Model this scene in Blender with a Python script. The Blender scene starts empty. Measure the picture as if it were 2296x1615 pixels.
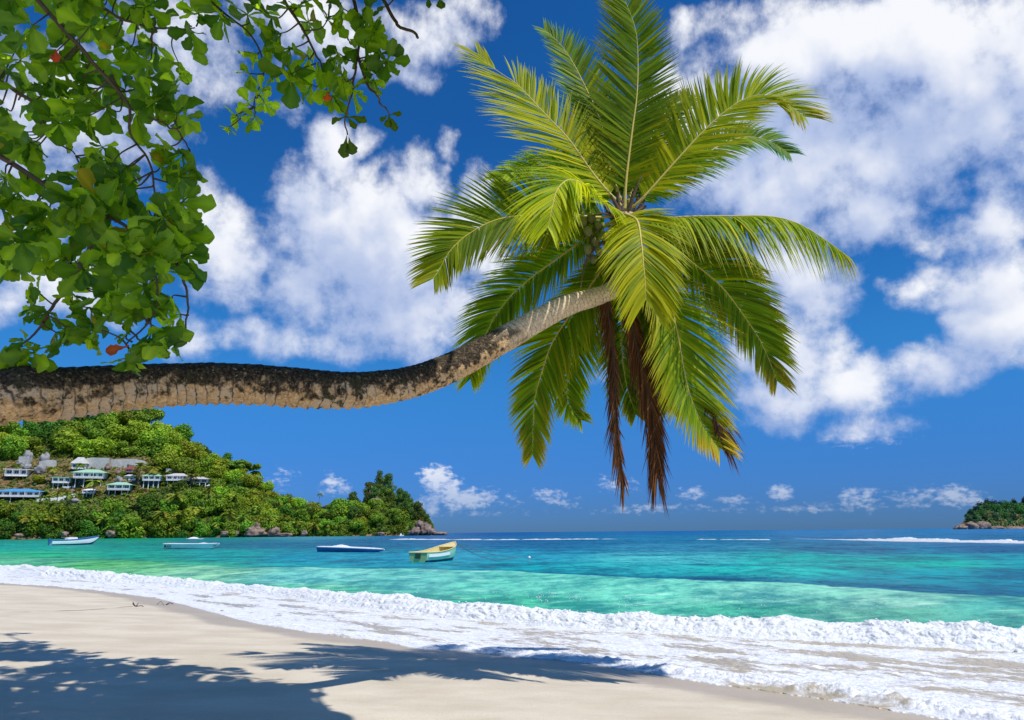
import bpy, math, random
import numpy as np
from mathutils import Vector, Matrix

C = bpy.context.scene.collection
rad = math.radians
rng = np.random.default_rng(7)
random.seed(7)

# ---------------------------------------------------------------- camera maths
# photograph coordinates: 2296 x 1615
W, H = 2296.0, 1615.0
FPX = 1530.7
CAMZ = 2.0
PITCH = math.atan((1193.6 - 807.5) / FPX)
ROLL = -math.atan(0.009)
RM = Matrix.Rotation(math.pi / 2 + PITCH, 3, 'X') @ Matrix.Rotation(ROLL, 3, 'Z')
RN = np.array(RM)


def rays(dx, dy):
    dx = np.asarray(dx, float); dy = np.asarray(dy, float)
    c = np.stack([(dx - W / 2) / FPX, -(dy - H / 2) / FPX, -np.ones_like(dx + dy)], -1)
    return c @ RN.T


def P(dx, dy, Y):
    r = rays(dx, dy)
    return r * (np.asarray(Y) / r[..., 1])[..., None] + np.array([0, 0, CAMZ])


def G(dx, dy, z=0.0):
    r = rays(dx, dy)
    return r * ((z - CAMZ) / r[..., 2])[..., None] + np.array([0, 0, CAMZ])


def proj(p):
    p = np.asarray(p, float) - np.array([0, 0, CAMZ])
    c = p @ RN
    return np.stack([W / 2 + FPX * c[..., 0] / -c[..., 2], H / 2 - FPX * c[..., 1] / -c[..., 2]], -1)


# ---------------------------------------------------------------- noise
_perm = rng.permutation(256)
_perm = np.concatenate([_perm, _perm, _perm])
_g = rng.normal(size=(256, 3)); _g /= np.linalg.norm(_g, axis=1)[:, None]


def pn(x, y, z=None):
    x = np.asarray(x, float); y = np.asarray(y, float)
    z = np.zeros_like(x) + 0.37 if z is None else np.asarray(z, float) + np.zeros_like(x)
    xi = np.floor(x).astype(int); yi = np.floor(y).astype(int); zi = np.floor(z).astype(int)
    xf, yf, zf = x - xi, y - yi, z - zi
    f = lambda t: t * t * t * (t * (t * 6 - 15) + 10)
    u, v, w = f(xf), f(yf), f(zf)
    out = 0
    for i in (0, 1):
        for j in (0, 1):
            for k in (0, 1):
                h = _perm[_perm[_perm[(xi + i) & 255] + ((yi + j) & 255)] + ((zi + k) & 255)]
                g = _g[h]
                d = g[..., 0] * (xf - i) + g[..., 1] * (yf - j) + g[..., 2] * (zf - k)
                out = out + d * (u if i else 1 - u) * (v if j else 1 - v) * (w if k else 1 - w)
    return out * 1.6


def fbm(x, y, z=None, o=4, gain=0.5, bil=False):
    a, s, t = 1.0, 0.0, 0.0
    x = np.asarray(x, float); y = np.asarray(y, float)
    z = np.zeros_like(x) if z is None else np.asarray(z, float) + np.zeros_like(x)
    for i in range(o):
        n = pn(x, y, z + i * 7.3)
        s = s + a * (np.abs(n) if bil else n); t += a
        a *= gain; x = x * 2.03; y = y * 2.03; z = z * 2.03
    return s / t


def sm(a, b, x):
    t = np.clip((x - a) / (b - a), 0, 1)
    return t * t * (3 - 2 * t)


def lin(r, g=None, b=None):
    v = np.array([r, g, b] if g is not None else r, float) / 255.0
    return np.where(v <= 0.04045, v / 12.92, ((v + 0.055) / 1.055) ** 2.4)


# ---------------------------------------------------------------- mesh building
class MB:
    """collects vertices, quads and triangles with a colour per vertex"""
    def __init__(s):
        s.v, s.q, s.t, s.c, s.n = [], [], [], [], 0

    def add(s, v, q=None, t=None, col=None):
        v = np.asarray(v, float).reshape(-1, 3)
        if q is not None and len(q): s.q.append(np.asarray(q, int).reshape(-1, 4) + s.n)
        if t is not None and len(t): s.t.append(np.asarray(t, int).reshape(-1, 3) + s.n)
        col = np.array([1, 1, 1.0]) if col is None else np.asarray(col, float)
        s.c.append(np.broadcast_to(col, (len(v), 3)) if col.ndim == 1 else col)
        s.v.append(v); s.n += len(v)

    def grid(s, A, col=None, wrap=False):
        A = np.asarray(A); n, m = A.shape[:2]
        idx = np.arange(n * m).reshape(n, m)
        if wrap: idx = np.concatenate([idx, idx[:, :1]], 1)
        q = np.stack([idx[:-1, :-1], idx[1:, :-1], idx[1:, 1:], idx[:-1, 1:]], -1).reshape(-1, 4)
        s.add(A.reshape(-1, 3), q, col=None if col is None else np.asarray(col).reshape(-1, 3) if np.ndim(col) > 1 else col)

    def box(s, c, d, col=None):
        c = np.asarray(c, float); d = np.asarray(d, float) / 2
        v = np.array([[x, y, z] for x in (-1, 1) for y in (-1, 1) for z in (-1, 1)], float) * d + c
        q = [[0, 1, 3, 2], [4, 6, 7, 5], [0, 4, 5, 1], [2, 3, 7, 6], [0, 2, 6, 4], [1, 5, 7, 3]]
        s.add(v, q, col=col)

    def tube(s, pts, r, n=8, col=None, cap=True):
        pts = np.asarray(pts, float); r = np.broadcast_to(np.asarray(r, float), (len(pts),))
        T = np.gradient(pts, axis=0); T /= np.linalg.norm(T, axis=1)[:, None] + 1e-9
        ref = np.array([0.13, 0.31, 0.94]) if abs(T[0, 2]) < .9 else np.array([1, .1, 0])
        U = np.cross(T, ref); U /= np.linalg.norm(U, axis=1)[:, None] + 1e-9
        V_ = np.cross(T, U)
        a = np.linspace(0, 2 * np.pi, n, endpoint=False)
        A = pts[:, None] + r[:, None, None] * (np.cos(a)[None, :, None] * U[:, None] + np.sin(a)[None, :, None] * V_[:, None])
        b = s.n
        s.grid(A, col=col, wrap=True)
        if cap:
            c = np.array([1, 1, 1.0]) if col is None else col
            for i, k in ((0, 0), (len(pts) - 1, (len(pts) - 1) * n)):
                s.v.append(pts[i][None]); s.c.append(np.asarray(c, float)[None] if np.ndim(c) == 1 else np.ones((1, 3)))
                t = np.array([[b + k + j, b + k + (j + 1) % n, s.n] for j in range(n)])
                s.t.append(t); s.n += 1

    def mesh(s, name, smooth=True):
        me = bpy.data.meshes.new(name)
        V_ = np.concatenate(s.v)
        Q = np.concatenate(s.q) if s.q else np.zeros((0, 4), int)
        T = np.concatenate(s.t) if s.t else np.zeros((0, 3), int)
        me.vertices.add(len(V_)); me.vertices.foreach_set('co', V_.astype(np.float32).ravel())
        me.loops.add(Q.size + T.size)
        me.loops.foreach_set('vertex_index', np.concatenate([Q.ravel(), T.ravel()]).astype(np.int32))
        me.polygons.add(len(Q) + len(T))
        st = np.concatenate([np.arange(len(Q)) * 4, Q.size + np.arange(len(T)) * 3]).astype(np.int32)
        me.polygons.foreach_set('loop_start', st)
        me.polygons.foreach_set('use_smooth', np.full(len(Q) + len(T), smooth))
        at = me.color_attributes.new('Col', 'FLOAT_COLOR', 'POINT')
        c = np.concatenate(s.c); c = np.concatenate([c, np.ones((len(c), 1))], 1)
        at.data.foreach_set('color', c.astype(np.float32).ravel())
        me.update(calc_edges=True); me.validate()
        return me

    def obj(s, name, mat, parent=None, smooth=True):
        o = bpy.data.objects.new(name, s.mesh(name, smooth))
        o.data.materials.append(mat)
        C.objects.link(o)
        if parent is not None: o.parent = parent
        return o


def tag(o, label=None, cat=None, group=None, kind=None):
    if label: o['label'] = label
    if cat: o['category'] = cat
    if group: o['group'] = group
    if kind: o['kind'] = kind
    return o


def empty(name, loc, label, cat, group=None, rz=0.0):
    o = bpy.data.objects.new(name, None); C.objects.link(o)
    o.empty_display_size = .2
    o.location = Vector(loc); o.rotation_euler = (0, 0, rz)
    return tag(o, label, cat, group)


def spline(pts, n):
    pts = np.asarray(pts, float)
    q = np.concatenate([2 * pts[:1] - pts[1:2], pts, 2 * pts[-1:] - pts[-2:-1]])
    seg = np.linalg.norm(np.diff(pts[:, :3], axis=0), axis=1); cum = np.concatenate([[0], np.cumsum(seg)])
    s = np.linspace(0, cum[-1], n)
    i = np.clip(np.searchsorted(cum, s, 'right') - 1, 0, len(pts) - 2)
    t = ((s - cum[i]) / (seg[i] + 1e-12))[:, None]
    a, b, c, d = q[i], q[i + 1], q[i + 2], q[i + 3]
    return 0.5 * (2 * b + (c - a) * t + (2 * a - 5 * b + 4 * c - d) * t ** 2 + (3 * b - a - 3 * c + d) * t ** 3)


# ---------------------------------------------------------------- materials
class NT:
    def __init__(s, tree): s.t = tree; s.l = tree.links
    def n(s, typ, **kw):
        nd = s.t.nodes.new('ShaderNode' + typ)
        for k, v in kw.items():
            if k.startswith('i_'):
                key = k[2:]; nd.inputs[int(key) if key.isdigit() else key.replace('_', ' ')].default_value = v
            else: setattr(nd, k, v)
        return nd
    def k(s, a, b, ai=0, bi=0):
        s.l.new(a.outputs[ai] if not isinstance(a, bpy.types.NodeSocket) else a, b.inputs[bi])
        return b
    def val(s, x):
        nd = s.n('Value'); nd.outputs[0].default_value = x; return nd
    def math(s, op, a, b=None, c=None, clamp=False):
        nd = s.n('Math', operation=op); nd.use_clamp = clamp
        for i, x in enumerate((a, b, c)):
            if x is None: continue
            if isinstance(x, (int, float)): nd.inputs[i].default_value = x
            else: s.l.new(x.outputs[0] if not isinstance(x, bpy.types.NodeSocket) else x, nd.inputs[i])
        return nd
    def mix(s, fac, a, b, blend='MIX'):
        nd = s.n('MixRGB', blend_type=blend)
        for i, x in enumerate((fac, a, b)):
            if isinstance(x, (int, float)): nd.inputs[i].default_value = x
            elif isinstance(x, (tuple, list, np.ndarray)): nd.inputs[i].default_value = (*[float(q) for q in x[:3]], 1)
            else: s.l.new(x.outputs[0] if not isinstance(x, bpy.types.NodeSocket) else x, nd.inputs[i])
        return nd
    def ramp(s, fac, a, b):
        nd = s.n('MapRange', i_1=a, i_2=b); nd.interpolation_type = 'SMOOTHSTEP'
        s.l.new(fac.outputs[0] if not isinstance(fac, bpy.types.NodeSocket) else fac, nd.inputs[0]); return nd
    def noise(s, vec, scale, detail=4, rough=.55, sc=None):
        if sc is not None:
            m = s.n('VectorMath', operation='MULTIPLY'); m.inputs[1].default_value = sc
            s.l.new(vec, m.inputs[0]); vec = m.outputs[0]
        nd = s.n('TexNoise'); nd.inputs['Scale'].default_value = scale; nd.inputs['Detail'].default_value = detail
        nd.inputs['Roughness'].default_value = rough
        s.l.new(vec, nd.inputs['Vector']); return nd


def newmat(name):
    m = bpy.data.materials.new(name); m.use_nodes = True
    t = NT(m.node_tree); b = m.node_tree.nodes['Principled BSDF']
    return m, t, b


def plain(name, col, rough=.6, var=.12, scale=3.0, bump=.0, spec=.4):
    m, t, b = newmat(name)
    tc = t.n('TexCoord')
    no = t.noise(tc.outputs['Object'], scale, 5)
    c = np.array(col)
    mx = t.mix(no.outputs[0], c * (1 - var), np.minimum(c * (1 + var), .95))
    t.k(mx, b, 0, 'Base Color')
    b.inputs['Roughness'].default_value = rough
    b.inputs['Specular IOR Level'].default_value = spec
    if bump:
        bp = t.n('Bump', i_Strength=bump, i_Distance=.05); t.k(no, bp, 0, 'Height'); t.k(bp, b, 0, 'Normal')
    return m


def leafmat(name, trans=.4, tcol=(1.9, 1.6, .5), rough=.45, rnd=.25, spec=.35):
    """leaf: colour from the vertices, light also comes through the blade"""
    m, t, b = newmat(name)
    at = t.n('VertexColor', layer_name='Col')
    oi = t.n('ObjectInfo')
    hs = t.n('HueSaturation')
    h = t.math('MULTIPLY_ADD', oi.outputs['Random'], .05 * rnd / .25, .5 - .025 * rnd / .25)
    v = t.math('MULTIPLY_ADD', oi.outputs['Random'], rnd * 2, 1 - rnd)
    t.k(h, hs, 0, 0); t.k(v, hs, 0, 2); t.k(at, hs, 0, 4)
    t.k(hs, b, 0, 'Base Color')
    b.inputs['Roughness'].default_value = rough; b.inputs['Specular IOR Level'].default_value = spec
    tr = t.n('BsdfTranslucent')
    mu = t.mix(1.0, hs, tcol, 'MULTIPLY'); t.k(mu, tr)
    ms = t.n('MixShader', i_0=trans); t.k(b, ms, 0, 1); t.k(tr, ms, 0, 2)
    t.k(ms, m.node_tree.nodes['Material Output'])
    return m


M = {}
M['palm_leaf'] = leafmat('palm leaf', .45, (1.6, 1.45, .6), .5, .12, .12)
M['almond_leaf'] = leafmat('almond leaf', .48, (3.0, 2.5, .5), .4, .0, .3)
M['far_leaf'] = leafmat('far leaf', .22, (1.4, 1.4, .6), .6, .3, .2)
M['under_leaf'] = leafmat('undergrowth leaf', .22, (1.4, 1.4, .6), .6, .0, .2)
M['dry_leaf'] = leafmat('dry palm leaf', .2, (1.2, 1.0, .8), .7, .1, .2)
M['midrib'] = plain('midrib', (.58, .48, .12), .5, .2, 6)
M['bark'] = plain('bark', (.13, .095, .065), .85, .45, 9, .6, .2)
M['far_bark'] = plain('far bark', (.20, .17, .13), .9, .3, 1, .0, .1)
M['coconut'] = plain('coconut', (.16, .17, .05), .45, .35, 8)

# ---------------------------------------------------------------- palm trunk material
m, t, b = newmat('palm trunk'); M['palm_trunk'] = m
at = t.n('VertexColor', layer_name='Col')
tc = t.n('TexCoord'); ob = tc.outputs['Object']
n1 = t.noise(ob, 9, 8, .65); n2 = t.noise(ob, 34, 6, .7); n3 = t.noise(ob, 3.2, 5, .6)
sep = t.n('SeparateColor'); t.k(at, sep)           # R: ring phase, G: lichen on the weathered upper side, B: paleness towards the crown
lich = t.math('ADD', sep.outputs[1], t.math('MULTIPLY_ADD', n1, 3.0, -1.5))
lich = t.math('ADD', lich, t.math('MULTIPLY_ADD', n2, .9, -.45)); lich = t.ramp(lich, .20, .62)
tan = t.mix(t.ramp(n2, .3, .7), (.46, .25, .085), (.92, .67, .37))  # bark tan lifted: brightness painted in for the shaded underside
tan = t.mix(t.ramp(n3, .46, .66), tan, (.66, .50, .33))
dark = t.mix(t.ramp(n2, .42, .72), (.026, .019, .013), (.20, .145, .08))
speck = t.ramp(t.noise(ob, 16, 6, .7), .60, .68); dark = t.mix(speck, dark, (.58, .44, .25))
dark = t.mix(t.ramp(n3, .54, .66), dark, (.055, .062, .022))
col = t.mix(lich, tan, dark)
pale = t.mix(t.ramp(n2, .3, .7), (.58, .41, .23), (.95, .82, .58))
col = t.mix(sep.outputs[2], col, pale)
ring = t.ramp(sep.outputs[0], .55, 1.0)
col = t.mix(t.math('MULTIPLY', ring, t.ramp(n3, .3, .7)), col, (.055, .036, .022))
pit = t.ramp(t.noise(ob, 55, 4, .6), .60, .70)
col = t.mix(t.math('MULTIPLY', pit, .75), col, (.02, .015, .01))
t.k(col, b, 0, 'Base Color'); b.inputs['Roughness'].default_value = .85; b.inputs['Specular IOR Level'].default_value = .2
hh = t.math('ADD', t.math('MULTIPLY', n1, .6), t.math('MULTIPLY', n2, .5))
bp = t.n('Bump', i_Strength=.9, i_Distance=.035); t.k(hh, bp, 0, 'Height'); t.k(bp, b, 0, 'Normal')

# ---------------------------------------------------------------- sand
m, t, b = newmat('sand'); M['sand'] = m
at = t.n('VertexColor', layer_name='Col'); tc = t.n('TexCoord'); ob = tc.outputs['Object']
n1 = t.noise(ob, .55, 6, .6, (1, 2.2, 1)); n2 = t.noise(ob, 90, 3, .7); n3 = t.noise(ob, 4, 6, .6, (1, 2.5, 1))
base = t.mix(t.ramp(n1, .3, .7), (.61, .525, .39), (.78, .69, .54))
base = t.mix(t.math('MULTIPLY', t.ramp(n2, .3, .7), .5), base, (.42, .34, .24))
spk = t.ramp(t.noise(ob, 160, 2, .5), .67, .74)
base = t.mix(t.math('MULTIPLY', spk, .6), base, (.82, .76, .66))
spk2 = t.ramp(t.noise(ob, 120, 2, .5), .68, .72)
base = t.mix(t.math('MULTIPLY', spk2, .35), base, (.16, .12, .09))
sep = t.n('SeparateColor'); t.k(at, sep)
wet = t.math('ADD', sep.outputs[0], t.math('MULTIPLY_ADD', n3, .5, -.25)); wet = t.ramp(wet, .25, .75)
wetc = t.mix(.62, base, (.36, .285, .215)); base = t.mix(wet, base, wetc)
t.k(base, b, 0, 'Base Color')
ro = t.math('MULTIPLY_ADD', wet, -.45, .9); t.k(ro, b, 0, 'Roughness'); b.inputs['Specular IOR Level'].default_value = .3
hs = t.math('ADD', t.math('MULTIPLY', n3, .6), t.math('MULTIPLY', n2, .12))
bp = t.n('Bump', i_Strength=.35, i_Distance=.05); t.k(hs, bp, 0, 'Height'); t.k(bp, b, 0, 'Normal')

# ---------------------------------------------------------------- sea
m, t, b = newmat('sea water'); M['sea'] = m
at = t.n('VertexColor', layer_name='Col'); tc = t.n('TexCoord'); ob = tc.outputs['Object']
a1 = t.noise(ob, 1.0, 6, .6, (.85, .8, 1)); a2 = t.noise(ob, .24, 8, .74, (1.5, .8, 1)); a3 = t.noise(ob, 2.8, 4, .6, (.8, .8, 1))
far = t.noise(ob, .02, 7, .65, (1.0, 1.4, 1))
v = t.math('ADD', t.math('MULTIPLY', a1, .6), t.math('MULTIPLY', a2, .9)); v = t.math('ADD', v, t.math('MULTIPLY', far, .45)); v = t.math('ADD', v, t.math('MULTIPLY', a3, .3))
v = t.ramp(v, .97, 1.27)
dk = t.mix(1.0, at, (.34, .56, .66), 'MULTIPLY'); lt = t.mix(1.0, at, (1.9, 1.36, 1.26), 'MULTIPLY')  # noise paints darker and sky-lit wave slopes into the water colour
t.k(t.mix(v, dk, lt), b, 0, 'Base Color')
b.inputs['Roughness'].default_value = .5; b.inputs['Specular IOR Level'].default_value = .0
hsum = t.math('ADD', t.math('MULTIPLY', a1, .8), t.math('MULTIPLY', a3, .28)); hsum = t.math('ADD', hsum, t.math('MULTIPLY', far, 1.5))
bp = t.n('Bump', i_Strength=.8, i_Distance=.4); t.k(hsum, bp, 0, 'Height'); t.k(bp, b, 0, 'Normal')
fr = t.n('Fresnel', i_IOR=1.33); t.k(bp, fr, 0, 'Normal'); gl = t.n('BsdfGlossy', i_Roughness=.12); t.k(bp, gl, 0, 'Normal')
ms = t.n('MixShader'); t.k(t.math('MINIMUM', fr, .26), ms, 0, 0); t.k(b, ms, 0, 1); t.k(gl, ms, 0, 2); t.k(ms, m.node_tree.nodes['Material Output'])

# ---------------------------------------------------------------- foam
m, t, b = newmat('breaking foam'); M['foam'] = m
tc = t.n('TexCoord'); ob = tc.outputs['Object']
at = t.n('VertexColor', layer_name='Col'); sep = t.n('SeparateColor'); t.k(at, sep)
f1 = t.noise(ob, 7, 8, .68); f2 = t.noise(ob, 26, 6, .7)
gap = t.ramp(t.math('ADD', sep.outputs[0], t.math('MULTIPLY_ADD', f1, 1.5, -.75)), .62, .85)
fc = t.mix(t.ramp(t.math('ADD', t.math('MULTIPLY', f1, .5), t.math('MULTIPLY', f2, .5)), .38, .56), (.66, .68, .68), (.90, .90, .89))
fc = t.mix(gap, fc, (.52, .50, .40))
t.k(fc, b, 0, 'Base Color'); b.inputs['Roughness'].default_value = .6; b.inputs['Specular IOR Level'].default_value = .3
tr = t.n('BsdfTranslucent'); t.k(fc, tr); ms = t.n('MixShader', i_0=.10); t.k(b, ms, 0, 1); t.k(tr, ms, 0, 2); t.k(ms, m.node_tree.nodes['Material Output'])
b.inputs['Subsurface Weight'].default_value = .0
bp = t.n('Bump', i_Strength=.22, i_Distance=.04); t.k(t.math('ADD', f1, t.math('MULTIPLY', f2, .5)), bp, 0, 'Height'); t.k(bp, b, 0, 'Normal')

m, t, b = newmat('swash'); M['swash'] = m
at = t.n('VertexColor', layer_name='Col'); sep = t.n('SeparateColor'); t.k(at, sep)   # R foam amount, GB: along / across shore in metres / 100
cv = t.n('CombineXYZ')
t.k(t.math('MULTIPLY', sep.outputs[1], 100), cv, 0, 0); t.k(t.math('MULTIPLY', sep.outputs[2], 100), cv, 0, 1)
warp = t.noise(cv.outputs[0], 1.1, 3, .5)
wv = t.n('VectorMath', operation='MULTIPLY_ADD'); wv.inputs[1].default_value = (.7, .5, 0); t.l.new(warp.outputs[1], wv.inputs[0]); t.l.new(cv.outputs[0], wv.inputs[2])
g1 = t.noise(wv.outputs[0], 1.3, 6, .56, (.42, 1.35, 1)); g2 = t.noise(wv.outputs[0], 7.0, 6, .68, (.4, 1.3, 1)); g3 = t.noise(wv.outputs[0], 24, 5, .7)
vo = t.n('TexVoronoi'); vo.feature = 'DISTANCE_TO_EDGE'; vo.inputs['Scale'].default_value = 5.0
vs = t.n('VectorMath', operation='MULTIPLY'); vs.inputs[1].default_value = (.5, 1.3, 1); t.l.new(wv.outputs[0], vs.inputs[0]); t.l.new(vs.outputs[0], vo.inputs['Vector'])
lace = t.ramp(vo.outputs[0], .20, .02)
am = t.math('ADD', sep.outputs[0], t.math('MULTIPLY_ADD', g1, 2.1, -1.05)); am = t.math('ADD', am, t.math('MULTIPLY_ADD', g2, .8, -.40))
am = t.math('ADD', am, t.math('MULTIPLY', lace, .10))
fo = t.ramp(am, .36, .60)
film = t.mix(g2, (.40, .33, .23), (.58, .50, .37))
fw = t.mix(t.ramp(t.math('ADD', t.math('MULTIPLY', g3, .6), t.math('MULTIPLY', g2, .4)), .34, .60), (.50, .51, .56), (.92, .92, .91))
t.k(t.mix(fo, film, fw), b, 0, 'Base Color')
t.k(t.math('MULTIPLY_ADD', fo, .38, .18), b, 0, 'Roughness'); b.inputs['Specular IOR Level'].default_value = .35
bp = t.n('Bump', i_Strength=.7, i_Distance=.05); t.k(t.math('ADD', t.math('MULTIPLY', am, .5), t.math('MULTIPLY', g3, .25)), bp, 0, 'Height'); t.k(bp, b, 0, 'Normal')

# ---------------------------------------------------------------- land, rock, paint
m, t, b = newmat('hill soil'); M['soil'] = m
tc = t.n('TexCoord'); ob = tc.outputs['Object']
n1 = t.noise(ob, .05, 6, .6); n2 = t.noise(ob, .5, 6, .65)
c = t.mix(t.ramp(n1, .4, .6), (.24, .10, .035), (.33, .19, .09)); c = t.mix(t.ramp(n2, .42, .56), c, (.05, .075, .018))
t.k(c, b, 0, 'Base Color'); b.inputs['Roughness'].default_value = .95

m, t, b = newmat('granite'); M['rock'] = m
tc = t.n('TexCoord'); ob = tc.outputs['Object']
n1 = t.noise(ob, .35, 6, .6); n2 = t.noise(ob, 1.6, 6, .7, (1.6, 1.6, .5))
c = t.mix(t.ramp(n1, .3, .7), (.16, .10, .075), (.42, .29, .22)); c = t.mix(t.ramp(n2, .5, .68), c, (.085, .07, .062))
t.k(c, b, 0, 'Base Color'); b.inputs['Roughness'].default_value = .85
bp = t.n('Bump', i_Strength=.8, i_Distance=.6); t.k(n2, bp, 0, 'Height'); t.k(bp, b, 0, 'Normal')

M['grey_rock'] = plain('grey granite', (.30, .29, .28), .85, .5, .5, .7)
M['concrete'] = plain('retaining wall concrete', (.52, .51, .47), .85, .5, .6)
M['white_paint'] = plain('white paint', (.78, .78, .76), .5, .06, .5)
M['mint_wall'] = plain('mint wall paint', (.48, .66, .58), .6, .1, .4)
M['teal_wall'] = plain('teal wall paint', (.12, .42, .38), .6, .1, .4)
M['green_roof'] = plain('pale green roof sheet', (.36, .58, .42), .55, .12, .5)
M['lilac_roof'] = plain('pale lilac roof sheet', (.56, .53, .55), .55, .1, .5)
M['red_roof'] = plain('dark red roof sheet', (.26, .045, .05), .6, .15, .5)
M['blue_roof'] = plain('blue roof sheet', (.07, .30, .55), .5, .12, .5)
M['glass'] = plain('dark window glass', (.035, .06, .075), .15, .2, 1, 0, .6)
M['boat_white'] = plain('boat white paint', (.88, .89, .87), .35, .08, 2)
M['boat_blue'] = plain('boat blue paint', (.03, .14, .36), .35, .15, 2)
M['boat_navy'] = plain('navy antifouling', (.015, .035, .13), .5, .2, 2)
M['boat_yellow'] = plain('boat yellow paint', (.74, .62, .27), .45, .12, 3)
M['boat_mint'] = plain('boat mint paint', (.36, .66, .44), .4, .15, 1.5)
M['boat_wood'] = plain('weathered boat timber', (.24, .14, .055), .7, .35, 4)
M['boat_green'] = plain('transom green paint', (.42, .55, .22), .45, .25, 4)
M['dark_paint'] = plain('dark green paint', (.05, .08, .05), .5, .2, 4)
M['brown_paint'] = plain('brown paint', (.16, .06, .04), .5, .2, 4)
M['rope'] = plain('rope', (.10, .13, .12), .8, .2, 20)
M['canvas'] = plain('white canvas', (.74, .76, .78), .8, .1, 3, .3)
M['twig'] = plain('driftwood', (.06, .045, .035), .9, .3, 30)

# ================================================================ THE WATER'S LINES
# points on the photograph turned into places on the water plane
edge_d = [(-420, 1290), (-150, 1298), (0, 1308), (120, 1315), (200, 1322), (350, 1342), (450, 1367), (560, 1396), (650, 1411), (740, 1424), (850, 1438), (930, 1454),
          (1040, 1461), (1150, 1474), (1300, 1485), (1450, 1510), (1600, 1535), (1750, 1555), (1850, 1570), (1950, 1586), (2050, 1602), (2200, 1628), (2350, 1660), (2700, 1740)]
brk_d = [(-420, 1281), (-150, 1284), (0, 1290), (60, 1297), (300, 1314), (600, 1340), (800, 1372), (1000, 1394), (1200, 1411), (1500, 1431), (1800, 1446), (2000, 1458), (2270, 1474), (2700, 1500)]
cre_d = [(-420, 1262), (-150, 1262), (0, 1262), (60, 1265), (300, 1289), (600, 1314), (900, 1338), (1200, 1362), (1500, 1379), (1800, 1386), (2270, 1401), (2700, 1415)]
swl_d = [(-420, 1254), (0, 1254), (300, 1268), (500, 1280), (640, 1284), (900, 1289), (1150, 1296), (1400, 1312), (1700, 1326), (2000, 1345), (2270, 1366), (2700, 1390)]
ip = lambda pts, x: np.interp(x, [p[0] for p in pts], [p[1] for p in pts])
edge_w = G([p[0] for p in edge_d], [p[1] for p in edge_d], 0.0)
shore = np.concatenate([[[-400, 190, 0], [-150, 75, 0], [-60, 42, 0]], edge_w, [[14, 1, 0], [40, -14, 0], [200, -90, 0]]])[:, :2]


def sdist(x, y):
    """distance from the waterline, positive on the beach"""
    x = np.asarray(x, float); y = np.asarray(y, float)
    best = np.full(x.shape, 1e9); sgn = np.ones(x.shape)
    for a, b_ in zip(shore[:-1], shore[1:]):
        d = b_ - a; L = d @ d
        tt = np.clip(((x - a[0]) * d[0] + (y - a[1]) * d[1]) / L, 0, 1)
        ex, ey = x - a[0] - tt * d[0], y - a[1] - tt * d[1]
        q = np.hypot(ex, ey); cr = d[0] * (y - a[1]) - d[1] * (x - a[0])
        up = q < best
        best = np.where(up, q, best); sgn = np.where(up, np.where(cr > 0, -1, 1), sgn)
    return best * sgn


def sand_z(x, y):
    d = sdist(x, y)
    z = np.where(d > 0, .9 * (1 - np.exp(-np.maximum(d, 0) / 18)), np.maximum(.06 * d, -4))
    return z


def ground(dx, dy):
    z = np.zeros_like(np.asarray(dx, float)) + .1
    for _ in range(6):
        p = G(dx, dy, z); z = sand_z(p[..., 0], p[..., 1])
    p = G(dx, dy, z); return p


# ---- beach
az = np.linspace(-np.pi, np.pi, 721)
az = np.concatenate([np.linspace(-np.pi, -.9, 60), np.linspace(-.9, .9, 560)[1:], np.linspace(.9, np.pi, 60)[1:]])
rr = np.concatenate([[.3, 1, 2, 3], np.geomspace(3.6, 40, 260), np.geomspace(42, 420, 40)])
A_, R_ = np.meshgrid(az, rr)
X, Y = R_ * np.sin(A_), R_ * np.cos(A_)
sd = sdist(X, Y); Z = sand_z(X, Y)
lm = sm(.3, 3, sd)
Z = Z + lm * (.035 * fbm(X * .35, Y * .8, o=3) + .010 * fbm(X * 1.4, Y * 3.2, o=3))
wet = 1 - sm(.15, 1.5, sd + .5 * fbm(X * .4, Y * .4, 3.3, o=3))
mb = MB(); mb.grid(np.stack([X, Y, Z], -1), np.stack([wet, wet * 0, wet * 0], -1))
tag(mb.obj('beach', M['sand']), 'pale beige sand beach sloping to the water', kind='structure')

# ---- sea
dxs = np.arange(-420, 2720, 4.6)
dys_rel = np.concatenate([[.16, .35, .6, .9, 1.3, 1.8, 2.4, 3.0], np.arange(3.7, 330, .72)])     # pixels below the horizon
DX, DR = np.meshgrid(dxs, dys_rel)
hor = 1195.0 - .009 * (DX - 1000)
hz = rays(dxs, np.full_like(dxs, 1195.0))
# exact horizon line per column
lo, hi = np.full_like(dxs, 1100.), np.full_like(dxs, 1300.)
for _ in range(40):
    md = (lo + hi) / 2; up = rays(dxs, md)[:, 2] > 0
    lo = np.where(up, md, lo); hi = np.where(up, hi, md)
HORIZON = (lo + hi) / 2
hor = np.broadcast_to(HORIZON[None], DX.shape)
DY = hor + DR
S = G(DX, DY, 0.0)
X, Y = S[..., 0], S[..., 1]
brk = ip(brk_d, DX); cre = ip(cre_d, DX); swl = ip(swl_d, DX) + 5 * fbm(DX * .006, DX * 0 + 3.3, o=4) + 1.5 * fbm(DX * .04, DX * 0 + 8.3, o=2)
wav = fbm(X * .9 + 3, Y * .9, o=4) * .06 + fbm(X * .10, Y * .35, 5.1, o=3) * .07
wav *= sm(2000, 300, Y)
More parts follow.
